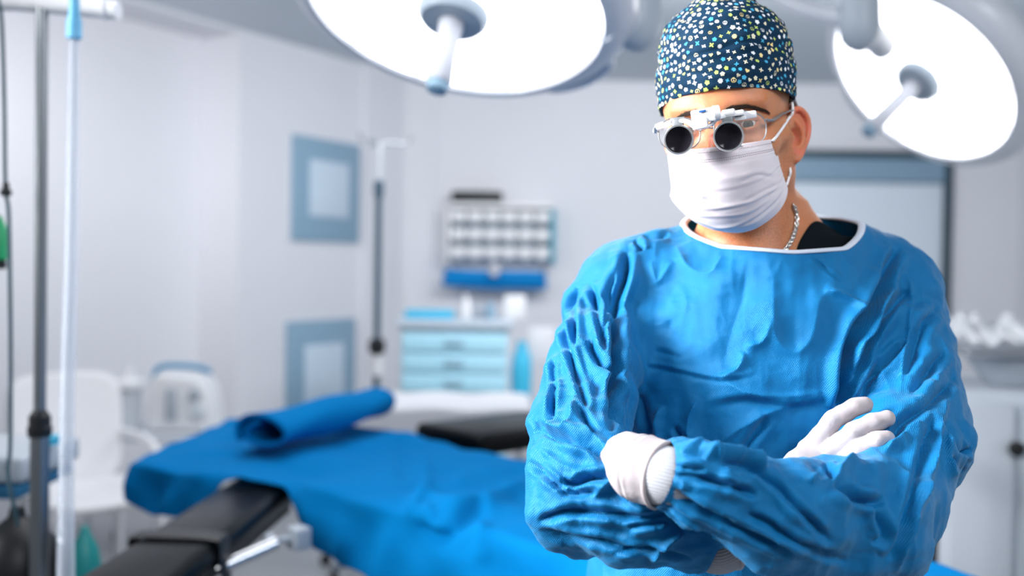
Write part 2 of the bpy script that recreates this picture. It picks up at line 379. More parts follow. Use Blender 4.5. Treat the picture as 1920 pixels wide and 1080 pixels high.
# drape laid over the table
near_l = A((-1.04, 2.68), (-.80, 2.54), (-.52, 2.42), (-.26, 2.20), (.114, 1.86), (.30, 1.70), (.42, 1.58)); far_l = A((-.97, 3.42), (-.70, 3.42), (-.43, 3.30), (-.18, 3.02), (.06, 2.74), (.50, 2.19), (.86, 1.74))
ns, nt2 = 220, 130; V_ = np.zeros((ns, nt2, 3))
ca, cb = catmull([(a_[0], a_[1], 0) for a_ in near_l], 20), catmull([(a_[0], a_[1], 0) for a_ in far_l], 20)
hang_s = [0, .12, .25, .40, .6, .8, 1]; 
for i in range(ns):
    s_ = i/(ns-1)*(len(ca)-1); i0 = min(int(s_), len(ca)-2); f_ = s_-i0; a_ = ca[i0]*(1-f_)+ca[i0+1]*f_; c_ = cb[i0]*(1-f_)+cb[i0+1]*f_; S_ = i/(ns-1)
    hn = np.interp(S_, [0, .08, .18, .21, .32, .35, .42, .6, .8, 1], [.11, .14, .14, .012, .012, .14, .17, .20, .22, .24])+.01*math.sin(S_*40); hf_ = .16
    w2 = np.linalg.norm(c_-a_); tot = hn+w2+hf_; dr = (c_-a_)/w2
    for j in range(nt2):
        l = tot*j/(nt2-1)-hn
        if l < 0: p = a_-dr*.012*(-l/.1)+A(0, 0, l+.915); 
        elif l > w2: p = c_+dr*.012+A(0, 0, .915-(l-w2))
        else: p = a_+dr*l+A(0, 0, .915)
        V_[i, j] = p
W_ = V_.reshape(-1, 3); Fd = np.array([(i*nt2+j, (i+1)*nt2+j, (i+1)*nt2+j+1, i*nt2+j+1) for i in range(ns-1) for j in range(nt2-1)]); Ed = uniq_edges(Fd)
W_ = lap(W_, Ed, 14, .5)
Nd = vnormals(W_, Fd)
if Nd[:, 2].mean() < 0: Nd = -Nd
edge_dn = np.clip((.90-W_[:, 2])/.05, 0, 1); along = W_@ta
dsp = smooth_noise(W_, .10, 41)*.004+smooth_noise(W_, .045, 42)*.003+edge_dn*(.012*np.sin(along*24+smooth_noise(W_, .15, 2)*1.5)+.008*smooth_noise(W_, .06, 8))
pxd, pyd, _d = proj(W_); best = {}
def bstroke(pts, wpx, amp):
    global dsp
    p = catmull([(a_, b_, 0) for a_, b_ in pts], 6)[:, :2]; Q = np.stack([pxd, pyd], 1); bd = np.full(len(Q), 1e9)
    for i in range(len(p)-1):
        a_, b_ = p[i], p[i+1]; ab_ = b_-a_; t_ = np.clip((Q-a_)@ab_/(ab_@ab_+1e-9), 0, 1); bd = np.minimum(bd, np.linalg.norm(Q-a_-t_[:, None]*ab_, axis=1))
    dsp = dsp+amp*np.exp(-(bd/wpx)**2)
bstroke([(775, 950), (800, 938), (850, 960), (910, 950), (985, 915)], 13, .028); bstroke([(790, 990), (830, 1010), (860, 985), (900, 965)], 11, -.018); bstroke([(800, 960), (815, 985), (840, 990)], 9, .016)
bstroke([(740, 820), (745, 850), (760, 890)], 12, -.008); bstroke([(795, 870), (800, 910), (790, 940)], 10, .010); bstroke([(860, 900), (920, 885), (990, 870)], 10, .008); bstroke([(900, 990), (910, 1040)], 12, .012)
bstroke([(500, 855), (560, 880), (600, 890)], 10, -.006); bstroke([(450, 900), (500, 930), (545, 935)], 10, .008)
W_ = W_+Nd*dsp[:, None]
dr_o = mkobj('surgical_drape', W_, Fd, M_drape, None, sharp=180); tag(dr_o, 'blue cloth drape spread over the operating table', 'drape')
sm = dr_o.modifiers.new('solid', 'SOLIDIFY'); sm.thickness = .004; sm.offset = -1
# rolled blue cloth used as a head rest
b = MB(); p0, p1 = A(-.675, 2.74, .985), A(-.46, 3.36, .99); n_ = 60; ax = unit(p1-p0); sd = unit(np.cross(ax, A(0, 0, 1)))
VV = []; m_ = 60
for i in range(n_):
    t_ = i/(n_-1); c = p0+(p1-p0)*t_
    for k in range(m_):
        th = 2*np.pi*1.28*k/(m_-1)-.6; rr_ = 1-.26*k/(m_-1)
        x = math.cos(th)*.088*rr_+.018*math.sin(t_*5+1)*(1-k/m_); z = math.sin(th)*.056*rr_
        VV.append(c+sd*x*-1+A(0, 0, z+.006*math.sin(t_*9+k*.2)))
b.add(VV, [(i*m_+k, (i+1)*m_+k, (i+1)*m_+k+1, i*m_+k+1) for i in range(n_-1) for k in range(m_-1)])
ro = b.build('rolled_cloth', M_drape, None, sharp=180); tag(ro, 'folded blue cloth roll lying at the head end of the draped table', 'cloth')
so = ro.modifiers.new('solid', 'SOLIDIFY'); so.thickness = .012

# ================= stands
def stand_base(b, x, y, r=.26, n=5):
    for k in range(n):
        a_ = 2*np.pi*k/n+.3; e = A(x+math.cos(a_)*r, y+math.sin(a_)*r, .07); b.tube([A(x, y, .11), (A(x, y, .10)+e)/2, e], [.02, .018, .014], 10)
def casters(x, y, parent, r=.26, n=5):
    for k in range(n):
        a_ = 2*np.pi*k/n+.3; e = A(x+math.cos(a_)*r, y+math.sin(a_)*r, .027); c = MB(); c.lathe(e-A(-math.sin(a_), math.cos(a_), 0)*.012, (-math.sin(a_), math.cos(a_), 0), [(0, .018), (.003, .027), (.021, .027), (.024, .018)], 18); c.box(e+A(0, 0, .028), (.02, .02, .034), None, 0, .003); c.build('caster', M_dark, parent)
q = P(76, 540, 1.95); x, y = q[0], q[1]
t = thing('infusion_stand', 'steel infusion stand with black height collar at the far left', 'stand', (x, y, 0))
zc = P(72, 792, 1.95)[2]; ztop = P(80, 18, 1.95)[2]
pb = P(70, 1000, 1.95); pt_ = P(82, 18, 1.95)
M_pole = mat('brushed pole steel', (.24, .26, .28), rough=.35, metal=.9)
b = MB(); b.tube([A(x, y, .10), A(x, y, zc-.01)], .018, 20); b.build('lower_pole', M_pole, t)
b = MB(); b.tube([A(x, y, zc), A(x, y, ztop)], .0115, 20); b.build('upper_pole', M_pole, t)
b = MB(); b.lathe((x, y, zc-.028), (0, 0, 1), [(0, .018), (.0, .022), (.018, .0235), (.020, .0205), (.040, .0205), (.042, .018), (.052, .012)], 28); b.build('height_collar', M_dark, t)
b = MB(); stand_base(b, x, y); b.build('base', M_pole, t); casters(x, y, t)
b = MB(); a0 = P(30, 4, 1.95); a1 = P(222, 20, 1.93); b.tube([a0-A(.1, 0, 0), a0, a1], .017, 18); b.lathe(a1-unit(a1-a0)*.028, a1-a0, [(0, .017), (.002, .02), (.006, .02), (.008, .017)], 20); b.build('crossbar', mat('white enamel bar', (.88, .88, .9), rough=.3), t)
# corrugated breathing hose
h0 = P(139, 60, 1.80); h1 = P(122, 1090, 1.80); tp = thing('breathing_hose', 'clear corrugated breathing hose with a blue connector, hanging beside the infusion stand', 'hose', (h1[0], h1[1], h1[2]-.10))
cvh = catmull([P(139, 70, 1.82), P(137, 250, 1.81), P(133, 500, 1.80), P(126, 760, 1.79), P(124, 980, 1.78), P(123, 1120, 1.78)], 130)
rad = np.where(np.arange(len(cvh)) % 4 < 2, .0125, .0145)*np.interp(np.arange(len(cvh)), [0, len(cvh)], [.62, 1.12])
b = MB(); b.tube(cvh, rad, 16); b.build('corrugated_tube', mat('clear corrugated plastic', (.62, .68, .78), rough=.3, alpha=.45, spec=.6), tp, sharp=180)
b = MB(); b.lathe(P(139, 74, 1.82), (0.0, 0, 1), [(0, .010), (.002, .0135), (.03, .0135), (.045, .010), (.075, .009)], 20); b.build('connector', mat('blue connector', (.15, .55, .85), rough=.3, alpha=.85), tp)
# cable at the far left
b = MB(); b.tube(catmull([P(-6, -10, 1.9), P(3, 40, 1.9), P(8, 200, 1.9), P(10, 350, 1.9), P(16, 400, 1.9), P(19, 560, 1.9), P(20, 700, 1.9), P(19, 840, 1.9), P(14, 880, 1.9), P(24, 940, 1.9), P(34, 985, 1.92)], 12), .0040, 10)
t = thing('hanging_cable', 'dark cable with a black connector hanging at the left edge', 'cable', P(20, 1000, 1.9)); b.build('wire', mat('dark blue grey cable', (.04, .09, .12), rough=.5), t)
b = MB(); b.lathe(P(11, 368, 1.9), (0, 0, 1), [(0, .006), (.002, .010), (.010, .011), (.014, .007), (.026, .006)], 18); b.build('connector', M_dark, t)
# green bottle hung at the edge
c = P(-2, 488, 2.0); t = thing('green_canister', 'small green canister with a black cap at the left edge', 'canister', c)
b = MB(); b.lathe(c, (0, 0, 1), [(0, .012), (.002, .016), (.055, .017), (.07, .012), (.085, .006), (.09, .005)], 24); b.build('flask', mat('green plastic', (.02, .42, .16), rough=.35), t)
b = MB(); b.lathe(c-A(0, 0, .018), (0, 0, 1), [(0, .010), (.002, .014), (.016, .014), (.018, .012)], 20); b.build('cap', M_dark, t)
# shelf with blue rail
c = P(20, 850, 2.35); t = thing('equipment_shelf', 'pale grey equipment shelf with a blue rail behind the infusion stand', 'shelf', (c[0], c[1], c[2]-.08))
b = MB(); b.box(c+A(-.08, 0, -.01), (.36, .30, .06), None, 0, .012, 3); b.build('shelf_tray', mat('shelf grey', (.55, .60, .66), rough=.4), t)
b = MB(); b.box(c+A(-.08, -.02, -.058), (.35, .28, .028), None, 0, .005); b.build('blue_rail', mat('rail blue', (.02, .15, .30), rough=.4), t)
b = MB(); b.box(c+A(-.15, .10, -.5), (.05, .05, .96), None, 0, .004); b.build('post', M_gp, t)
b = MB(); cc = P(92, 830, 2.33); b.lathe(cc-A(0, 0, .005), (0, 0, 1), [(0, .020), (.002, .026), (.02, .026), (.022, .022)], 20); o = b.build('round_cap', M_cyan); tag(o, 'small teal round cap standing on the grey equipment shelf', 'cap')
# black bag and stool-like housing bottom left
c = P(32, 1050, 2.05); b = MB(); b.lathe(c-A(0, 0, .13), (0, 0, 1), [(0, .03), (.01, .06), (.06, .085), (.12, .088), (.17, .075), (.20, .045), (.22, .018), (.24, .014)], 32)
t = tag(b.build('breathing_bag', M_dark, None), 'black rubber breathing bag hanging below the cable at lower left', 'bag')
c = P(112, 1075, 2.35); t = thing('pump', 'black pump housing with chrome fitting behind the steel stand', 'pump', c-A(0, 0, .2)); b = MB(); b.box(c-A(0, 0, .06), (.10, .12, .22), None, 0, .02, 3); b.build('housing', M_dark, t); b = MB(); b.lathe(c+A(0, -.02, .05), (.3, -.3, 1), [(0, .012), (.01, .014), (.03, .014), (.04, .008)], 18); b.build('fitting', M_st, t)
b = MB(); c = P(158, 1075, 2.3); b.lathe(c-A(0, 0, .05), (0, 0, 1), [(0, .02), (.01, .035), (.06, .040), (.11, .030), (.14, .014), (.16, .008)], 24); tag(b.build('reservoir_bag', M_teal), 'teal reservoir bag hanging behind the corrugated hose', 'bag')

# ================= white chair
cx_, cy_ = P(170, 900, 4.1)[:2]; t = thing('plastic_chair', 'white perforated plastic chair behind the infusion stand', 'chair', (cx_, cy_, 0))
M_ch = mat('white chair plastic', (.88, .88, .90), rough=.4)
def sheet(fn, nu_, nv_, mat_, name, parent, thick=.02, sharp=180):
    VV = [fn(i/(nu_-1), j/(nv_-1)) for i in range(nu_) for j in range(nv_)]
    o = mkobj(name, VV, [(i*nv_+j, (i+1)*nv_+j, (i+1)*nv_+j+1, i*nv_+j+1) for i in range(nu_-1) for j in range(nv_-1)], mat_, parent, sharp=sharp)
    so = o.modifiers.new('solid', 'SOLIDIFY'); so.thickness = thick; so.offset = 0; return o
fr = unit(A(.72, -.69, 0)); rt = unit(A(.69, .72, 0))
def rounded(u, v, p=5):
    a_, b_ = 2*u-1, 2*v-1; r = (abs(a_)**p+abs(b_)**p)**(1/p)+1e-9; mx = max(abs(a_), abs(b_)); return a_*mx/r, b_*mx/r
def seat(u, v):
    a_, b_ = rounded(u, v); return A(cx_, cy_, 0)+rt*a_*.235+fr*b_*.23+A(0, 0, .50-.02*(1-a_*a_)*(1-b_*b_)+.012*abs(a_)**3-.02*max(b_, 0)**4)
sheet(seat, 24, 24, M_ch, 'seat', t, .028)
def back(u, v):
    a_, b_ = rounded(u, v); return A(cx_, cy_, 0)-fr*(.24+.07*(b_+1)/2-.05*a_*a_)+rt*a_*(.235+.01*b_)+A(0, 0, .73+b_*.24)
sheet(back, 24, 24, M_ch, 'backrest', t, .022)
for a_, b_ in ((-1, -1), (1, -1), (-1, 1), (1, 1)):
    b = MB(); p = A(cx_, cy_, 0)+rt*a_*.20+fr*b_*.19; b.tube([p+A(0, 0, .49), p+rt*a_*.03+fr*b_*.03], [.022, .016], 12); b.build('leg', M_ch, t)
for a_ in (-1, 1):
    b = MB(); p = A(cx_, cy_, 0)+rt*a_*.235; b.tube(catmull([p-fr*.27+A(0, 0, .70), p-fr*.1+A(0, 0, .70), p+fr*.08+A(0, 0, .67), p+fr*.17+A(0, 0, .50)], 6), .017, 10); b.build('armrest', M_ch, t)

# ================= suction machine on a small trolley
def trolley(x, y, z, wx, wy, mt, label, name='trolley', cat='trolley'):
    t = thing(name, label, cat, (x, y, 0))
    b = MB(); b.box((x, y, z-.015), (wx, wy, .03), None, 0, .008); b.build('top', mt, t)
    b = MB(); b.box((x, y, .28), (wx*.94, wy*.94, .02), None, 0, .005); b.build('shelf', mt, t)
    for a_ in (-1, 1):
        for c_ in (-1, 1):
            b = MB(); b.tube([(x+a_*(wx/2-.03), y+c_*(wy/2-.03), .05), (x+a_*(wx/2-.03), y+c_*(wy/2-.03), z-.02)], .012, 12); lg = b.build('leg', M_st, t)
            b = MB(); b.lathe((x+a_*(wx/2-.03)-.012, y+c_*(wy/2-.03), .03), (1, 0, 0), [(0, .02), (.003, .03), (.021, .03), (.024, .02)], 18); b.build('caster', M_dark, lg)
    return t
pz = P(335, 805, 5.0); trolley(pz[0]-.06, pz[1], pz[2], .70, .40, mat('trolley top grey', (.62, .66, .72), rough=.4), 'small grey trolley carrying the white suction machine')
x, y, z = pz[0]+.03, pz[1], pz[2]+.001
t = thing('suction_machine', 'white portable suction machine with blue carry handle on the grey trolley', 'medical device', (x, y, z))
b = MB(); 
out = [(-.155, .005), (-.15, .16), (-.13, .27), (-.10, .29), (.10, .27), (.14, .22), (.165, .10), (.165, .005)]
V2 = [(x+a_, y-.11, z+c_) for a_, c_ in out]+[(x+a_, y+.11, z+c_) for a_, c_ in out]; n8 = len(out)
b.add(V2, [tuple(range(n8)), tuple(range(n8, 2*n8))[::-1]]+[(i, n8+i, n8+(i+1) % n8, (i+1) % n8) for i in range(n8)]); cs = b.build('casing', M_wp, t, bevel=.018)
b = MB(); b.tube(catmull([A(x-.155, y, z+.21), A(x-.145, y, z+.29), A(x-.09, y, z+.318), A(x+.05, y, z+.315), A(x+.13, y, z+.29)], 8), .014, 12); b.build('carry_handle', mat('handle blue', (.06, .28, .48), rough=.4), t)
b = MB(); b.box((x-.03, y-.115, z+.14), (.055, .02, .16), None, 0, .008); b.build('gauge_window', M_gp, t)
for k, (a_, c_, r_) in enumerate(((.085, .19, .028), (.10, .11, .038))):
    b = MB(); b.lathe((x+a_, y-.11, z+c_), (0, -1, 0), [(-.01, r_), (.012, r_), (.022, r_*.9), (.024, r_*.5)], 28); b.build('dial', mat('dial grey %d' % k, ((.40, .46, .52) if k == 0 else (.66, .72, .78)), rough=.35), t)
b = MB(); xj, yj, zj = x-.27, y-.02, z; b.lathe((xj, yj, zj), (0, 0, 1), [(0, .05), (.004, .056), (.20, .058), (.205, .05)], 32)
t = thing('suction_jar', 'clear suction jar with a wide white lid beside the suction machine', 'jar', (xj, yj, zj)); b.build('glass_jar', mat('frosted jar', (.75, .80, .86), rough=.2, alpha=.6), t)
b = MB(); b.lathe((xj, yj, zj+.205), (0, 0, 1), [(0, .06), (.005, .082), (.035, .082), (.045, .06), (.055, .02), (.10, .018), (.105, .012)], 32); b.build('lid', M_wp, t)

# ================= white covered trolley, second stand, cart
x, y = -.24, 4.12; tw = trolley(x, y, .885, .62, .46, M_st, 'steel instrument trolley covered with a white sheet behind the draped table', 'instrument_trolley')
def shf(u, v):
    a_, b_ = 2*u-1, 2*v-1; X_ = a_*.42; Y_ = b_*.34; z_ = .90; ov = max(0, abs(X_)-.315, abs(Y_)-.235)
    return A(x+max(-.322, min(.322, X_)), y+max(-.242, min(.242, Y_)), z_-ov+.004*math.sin(a_*9+b_*5))
o = sheet(shf, 50, 50, M_sheet, 'white_sheet', None, .004); tag(o, 'white sheet covering the instrument trolley', 'sheet')
q = P(708, 540, 4.7); x, y = q[0], q[1]; t = thing('infusion_stand', 'slim infusion stand with black knob standing beyond the draped table', 'stand', (x, y, 0))
zt, zc, zk = P(712, 268, 4.7)[2], P(710, 350, 4.7)[2], P(708, 650, 4.7)[2]
M_pole2 = mat('blue grey pole', (.05, .10, .15), rough=.45)
b = MB(); b.tube([A(x, y, zc), A(x, y, zt)], .012, 16); b.build('upper_pole', mat('bright pole', (.75, .78, .82), rough=.3, metal=.5), t)
b = MB(); b.tube([A(x, y, .1), A(x, y, zc)], .0165, 16); b.build('lower_pole', M_pole2, t)
b = MB(); b.lathe((x, y, zc-.05), (0, 0, 1), [(0, .017), (.005, .024), (.07, .024), (.08, .015)], 20); b.build('collar', M_pole2, t)
b = MB(); b.lathe((x, y, zk-.035), (0, 0, 1), [(0, .02), (.008, .038), (.06, .040), (.075, .022)], 24); b.build('height_knob', M_dark, t)
b = MB(); b.lathe((x, y, zk-.14), (0, 0, 1), [(0, .022), (.005, .028), (.095, .028), (.10, .022)], 20); b.build('sleeve', M_wp, t)
b = MB()
for a_ in (0, 2.1, 4.2): b.tube(catmull([A(x, y, zt-.01), A(x+.06*math.cos(a_), y+.06*math.sin(a_), zt), A(x+.13*math.cos(a_), y+.13*math.sin(a_), zt-.005), A(x+.15*math.cos(a_), y+.15*math.sin(a_), zt+.03)], 5), .006, 8)
b.build('hooks', M_st, t); b = MB(); stand_base(b, x, y); b.build('base', M_pole2, t); casters(x, y, t)
# drawer cart
d = 5.7; xl, xr = P(750, 600, d)[0], P(955, 600, d)[0]; zt = P(850, 600, d)[2]; xm = (xl+xr)/2; wd = xr-xl
t = thing('drawer_cart', 'medical cart with light blue drawers against the back of the room', 'cart', (xm, d+.2, 0))
b = MB(); b.box((xm, d+.24, zt-.025), (wd+.05, .50, .05), None, 0, .012, 3); b.build('worktop', mat('cart top grey', (.50, .58, .66), rough=.4), t)
b = MB(); b.box((xm, d+.25, (zt-.05+.12)/2+.0), (wd, .45, zt-.05-.12), None, 0, .01); b.build('carcass', mat('cart carcass', (.55, .68, .76), rough=.4), t)
zd = zt-.075; hts = [.115, .115, .115, .15, .19, .19]
for hh in hts:
    b = MB(); b.box((xm, d+.012, zd-hh/2), (wd-.03, .03, hh-.012), None, 0, .006); dw = b.build('drawer', M_cab, t)
    b = MB(); b.box((xm, d-.01, zd-hh*.45), (.11, .022, .032), None, 0, .006); b.build('handle', mat('handle grey', (.32, .50, .60), rough=.4), dw); zd -= hh
for a_ in (-1, 1):
    for c_ in (0, 1):
        b = MB(); b.lathe((xm+a_*(wd/2-.06)-.012, d+.07+c_*.36, .05), (1, 0, 0), [(0, .03), (.003, .05), (.027, .05), (.03, .03)], 18); b.box((xm+a_*(wd/2-.06), d+.07+c_*.36, .10), (.05, .05, .05), None, 0, .005); b.build('caster', M_dark, t)
# side bin and clipboard of the cart
b = MB(); b.lathe((xr+.075, d+.06, zt-.50), (0, 0, 1), [(0, .045), (.01, .055), (.20, .062), (.30, .05), (.34, .03), (.38, .028)], 24); tag(b.build('sharps_bottle', M_cyan), 'bright blue bottle hanging at the right side of the drawer cart', 'bottle')
b = MB(); b.box((xr+.19, d+.1, zt-.15), (.15, .02, .22), None, 0, .004); tag(b.build('clipboard', M_sheet), 'white paper sheet in a holder right of the drawer cart', 'clipboard')
def item(name, px_, wpx, hpx, kind, m_, label, cat, yo=.15, group=None):
    s_ = d/FPX; xx = P(px_, 600, d)[0]; b = MB(); w_, h_ = wpx*s_, hpx*s_
    if kind == 'box': b.box((xx, d+yo, zt+h_/2+.001), (w_, w_*.6, h_), None, 0, .006)
    else: b.lathe((xx, d+yo, zt+.001), (0, 0, 1), [(0, w_*.42), (.004, w_/2), (h_*.68, w_/2), (h_*.78, w_*.28), (h_*.80, w_*.2), (h_, w_*.2)], 20)
    return tag(b.build(name, m_), label, cat, group)
item('supply_tray', 802, 92, 16, 'box', M_cyan, 'light blue supply tray on top of the drawer cart', 'tray', .15)
item('glove_box', 790, 46, 14, 'box', M_panel2, 'pale glove box behind the blue tray on the drawer cart', 'box', .36)
item('spray_bottle', 872, 16, 48, 'bot', M_wp, 'white spray bottle on the drawer cart, tallest beside the blue tray', 'bottle', .12, 'bottles on the drawer cart')
item('flask', 895, 22, 30, 'bot', M_gp, 'grey flask in the middle of the bottles on the drawer cart', 'bottle', .2, 'bottles on the drawer cart')
item('flask', 918, 20, 36, 'bot', M_panel, 'darker blue-grey flask right of the grey flask on the drawer cart', 'bottle', .14, 'bottles on the drawer cart')
item('tissue_box', 965, 40, 46, 'box', M_wp, 'white carton at the right end of the drawer cart top', 'box', .2)
# ================= wall organizer
yb = 7.69; X = lambda p: (p-960)/FPX*7.62; Zy = lambda p: CAMH-(p-501)/FPX*7.62
x0, x1 = X(840), X(1034); z0, z1 = Zy(492), Zy(392); xm = (x0+x1)/2
t = thing('bin_organizer', 'wall organizer with rows of small white bins on the back wall', 'organizer', (xm, yb, z0))
b = MB(); b.box((xm, yb-.012, (z0+z1)/2), (x1-x0, .02, z1-z0), None, 0, .004); b.build('backboard', mat('organizer board', (.42, .56, .68), rough=.4), t)
for xx in (x0, x1):
    b = MB(); b.box((xx, yb-.11, (z0+z1)/2), (.03, .2, z1-z0), None, 0, .006); b.build('side_panel', mat('organizer teal', (.03, .36, .50), rough=.5) if xx == x1 else M_wp, t)
rowh = (z1-z0)/3; cw = (x1-x0-.03)/6
for r_ in range(3):
    for k in range(6):
        bx0 = x0+.015+cw*(k+.5); bz = z1-rowh*(r_+.5); b = MB()
        b.box((bx0, yb-.10, bz+.012), (cw-.010, .16, rowh-.055), None, 0, .008); bn = b.build('bin', M_wp, t)
        b = MB(); b.box((bx0, yb-.185, bz-rowh*.30), (cw*.45, .012, .022), None, 0, .003); b.build('pull', M_gp, bn)
x2 = (X(845)+X(940))/2; b = MB(); b.box((x2, yb-.12, z1+.089), (X(940)-X(845), .12, .085), None, 0, .025, 4); tag(b.build('black_case', M_dark), 'black oblong case lying on top of the wall organizer', 'case')
b = MB(); b.box((xm, yb-.11, z1+.025), (x1-x0-.02, .19, .04), None, 0, .004); b.build('top_shelf', M_wp, t)
x3 = (X(832)+X(1024))/2; t = thing('blue_tray', 'bright blue wall tray mounted under the bin organizer', 'tray', (x3, yb, Zy(530)))
def trf(u, v):
    a_, b_ = 2*u-1, v; w_ = (X(1024)-X(832))/2; dip = .03*(1-abs(a_))+.03*max(0, a_-.3)
    return A(x3+a_*w_, yb-.03-.22*math.sin(v*math.pi*.5), Zy(500)-.02-.12*(1-v)*0-.10*math.sin(v*math.pi)*.7-.08*v+dip*-.8)
sheet(trf, 24, 14, M_bluep, 'tray_shell', t, .02)
b = MB(); b.box((x3, yb-.13, Zy(517)), (X(1018)-X(838), .20, .09), None, 0, .03, 3); b.build('tray_body', M_bluep, t)
b = MB(); b.lathe((X(925), yb-.26, Zy(515)), (.3, -.3, 1), [(0, .02), (.01, .035), (.05, .04), (.09, .03), (.1, .01)], 18); tag(b.build('gauze_roll', M_sheet), 'small white gauze roll in the blue wall tray', 'gauze')
# ================= right hand cabinet with steel tray
d = 3.1; c = P(1880, 740, d); xl = P(1782, 800, d)[0]; xr = xl+.62; zt = P(1880, 735, d)[2]; xm = (xl+xr)/2
t = thing('instrument_cabinet', 'pale grey cabinet with a black knob at the right edge', 'cabinet', (xm, d+.3, 0))
M_cg = mat('cabinet pale grey', (.60, .65, .72), rough=.35)
xs_ = P(1912, 800, d)[0]
b = MB(); b.box((xm, d+.27, zt/2+.03), (xr-xl, .50, zt-.06), None, 0, .02, 3); b.build('carcass', M_cg, t)
b = MB(); b.box(((xl+xs_)/2, d+.012, zt/2+.02), (xs_-xl-.02, .024, zt-.12), None, 0, .008); dd_ = b.build('door', M_cg, t)
b = MB(); b.lathe((P(1902, 840, d)[0], d, P(1902, 840, d)[2]), (0, -1, 0), [(0, .012), (.012, .014), (.018, .024), (.034, .024), (.038, .016)], 22); b.build('knob', M_dark, dd_)
b = MB(); b.box(((xs_+xr)/2, d+.012, zt/2+.02), (xr-xs_-.02, .024, zt-.12), None, 0, .008); b.build('door', M_gp, t)
b = MB(); b.lathe((xl+.30, d+.2, zt+.004), (0, 0, 1), [(0, .09), (.01, .10), (.09, .155), (.095, .15), (.03, .10), (.01, .085)], 40, cap=False); b.lathe((xl+.30, d+.2, zt+.004), (0, 0, 1), [(0, .09), (.01, .09)], 40); tag(b.build('steel_bowl', M_gp), 'grey bowl standing under the plastic wrapped tray', 'bowl')
zb = zt+.105
def trayf(u, v):
    a_, b_ = 2*u-1, 2*v-1; e = max(abs(a_), abs(b_)); return A(xl+.33+a_*.29, d+.2+b_*.22, zb+.02*max(0, e-.85)/.15)
o = sheet(trayf, 30, 24, M_st, 'steel_tray', None, .004); tag(o, 'stainless steel tray resting on the grey bowl', 'tray')
def film(u, v):
    a_, b_ = 2*u-1, 2*v-1; p = A(xl+.32+a_*.30, d+.19+b_*.23, zb+.03); q_ = p.reshape(1, 3); n_ = smooth_noise(q_, .03, 4)[0]; n2 = smooth_noise(q_, .06, 5)[0]
    e = max(abs(a_), abs(b_)); return p+A(0, 0, .028*abs(n_)+.012*n2+.02*(1-e)+.024)
o = sheet(film, 60, 50, mat('plastic film', (.85, .88, .92), rough=.12, alpha=.55, spec=.8), 'plastic_wrap', None, .001); tag(o, 'crumpled clear plastic wrap over the steel tray', 'wrap')
b = MB(); cc = P(1752, 960, 2.9); b.tube([A(cc[0], cc[1], .0), A(cc[0], cc[1], .93)], .013, 12); b.box((cc[0], cc[1], .93), (.12, .12, .03), None, 0, .01); b.lathe((cc[0], cc[1], 0), (0, 0, 1), [(0, .16), (.01, .16), (.025, .02)], 28); tag(b.build('thin_stand', M_dark), 'dark thin stand behind the surgeon, left of the pale cabinet', 'stand')
# ================================================================= the surgeon
PERSON = thing('person', 'person in blue surgical gown with arms crossed, patterned scrub cap, face mask and magnifying loupes', 'person', (.30, 1.25, 0))
# ---- head frame: columns are his left, forward, up
HC = P(1363, 242, 1.210)
yaw, pit, rol = math.radians(19), math.radians(7.5), math.radians(5)
hf = A(-math.sin(yaw)*math.cos(pit), -math.cos(yaw)*math.cos(pit), -math.sin(pit))
hl = A(math.cos(yaw), -math.sin(yaw), 0); hu = np.cross(hf, hl)
if hu[2] < 0: hu = -hu
hl, hu = hl*math.cos(rol)+hu*math.sin(rol), hu*math.cos(rol)-hl*math.sin(rol)
HR = np.stack([hl, hf, hu], 1)
def H(*p): return HC+np.asarray(p, float)@HR.T
def toH(V): return (np.asarray(V)-HC)@HR

# ---- materials
M_skin = mat('skin', (.72, .36, .22), rough=.45, spec=.4, sss=.008, sssr=(1, .35, .2), bump=.25, bscale=600)
def stubble_nodes(m):
    nt = m.node_tree; b = nt.nodes['Principled BSDF']
    at = nt.nodes.new('ShaderNodeAttribute'); at.attribute_name = 'stubble'
    tc = nt.nodes.new('ShaderNodeTexCoord'); v = nt.nodes.new('ShaderNodeTexVoronoi'); v.inputs['Scale'].default_value = 950
    nt.links.new(tc.outputs['Object'], v.inputs['Vector'])
    lt = nt.nodes.new('ShaderNodeMath'); lt.operation = 'LESS_THAN'; lt.inputs[1].default_value = .36
    nt.links.new(v.outputs['Distance'], lt.inputs[0])
    ml = nt.nodes.new('ShaderNodeMath'); ml.operation = 'MULTIPLY'; nt.links.new(lt.outputs[0], ml.inputs[0]); nt.links.new(at.outputs['Fac'], ml.inputs[1])
    n = nt.nodes.new('ShaderNodeTexNoise'); n.inputs['Scale'].default_value = 35; n.inputs['Detail'].default_value = 4
    nt.links.new(tc.outputs['Object'], n.inputs['Vector'])
    cr = nt.nodes.new('ShaderNodeMix'); cr.data_type = 'RGBA'; cr.inputs[6].default_value = (.44, .155, .062, 1); cr.inputs[7].default_value = (.64, .28, .145, 1)
    nt.links.new(n.outputs['Fac'], cr.inputs[0])
    rd = nt.nodes.new('ShaderNodeAttribute'); rd.attribute_name = 'redness'
    mr = nt.nodes.new('ShaderNodeMix'); mr.data_type = 'RGBA'; mr.inputs[7].default_value = (.75, .19, .14, 1)
    nt.links.new(rd.outputs['Fac'], mr.inputs[0]); nt.links.new(cr.outputs[2], mr.inputs[6])
    mx = nt.nodes.new('ShaderNodeMix'); mx.data_type = 'RGBA'; nt.links.new(ml.outputs[0], mx.inputs[0])
    nt.links.new(mr.outputs[2], mx.inputs[6]); mx.inputs[7].default_value = (.09, .05, .035, 1)
    nt.links.new(mx.outputs[2], b.inputs['Base Color'])
stubble_nodes(M_skin)
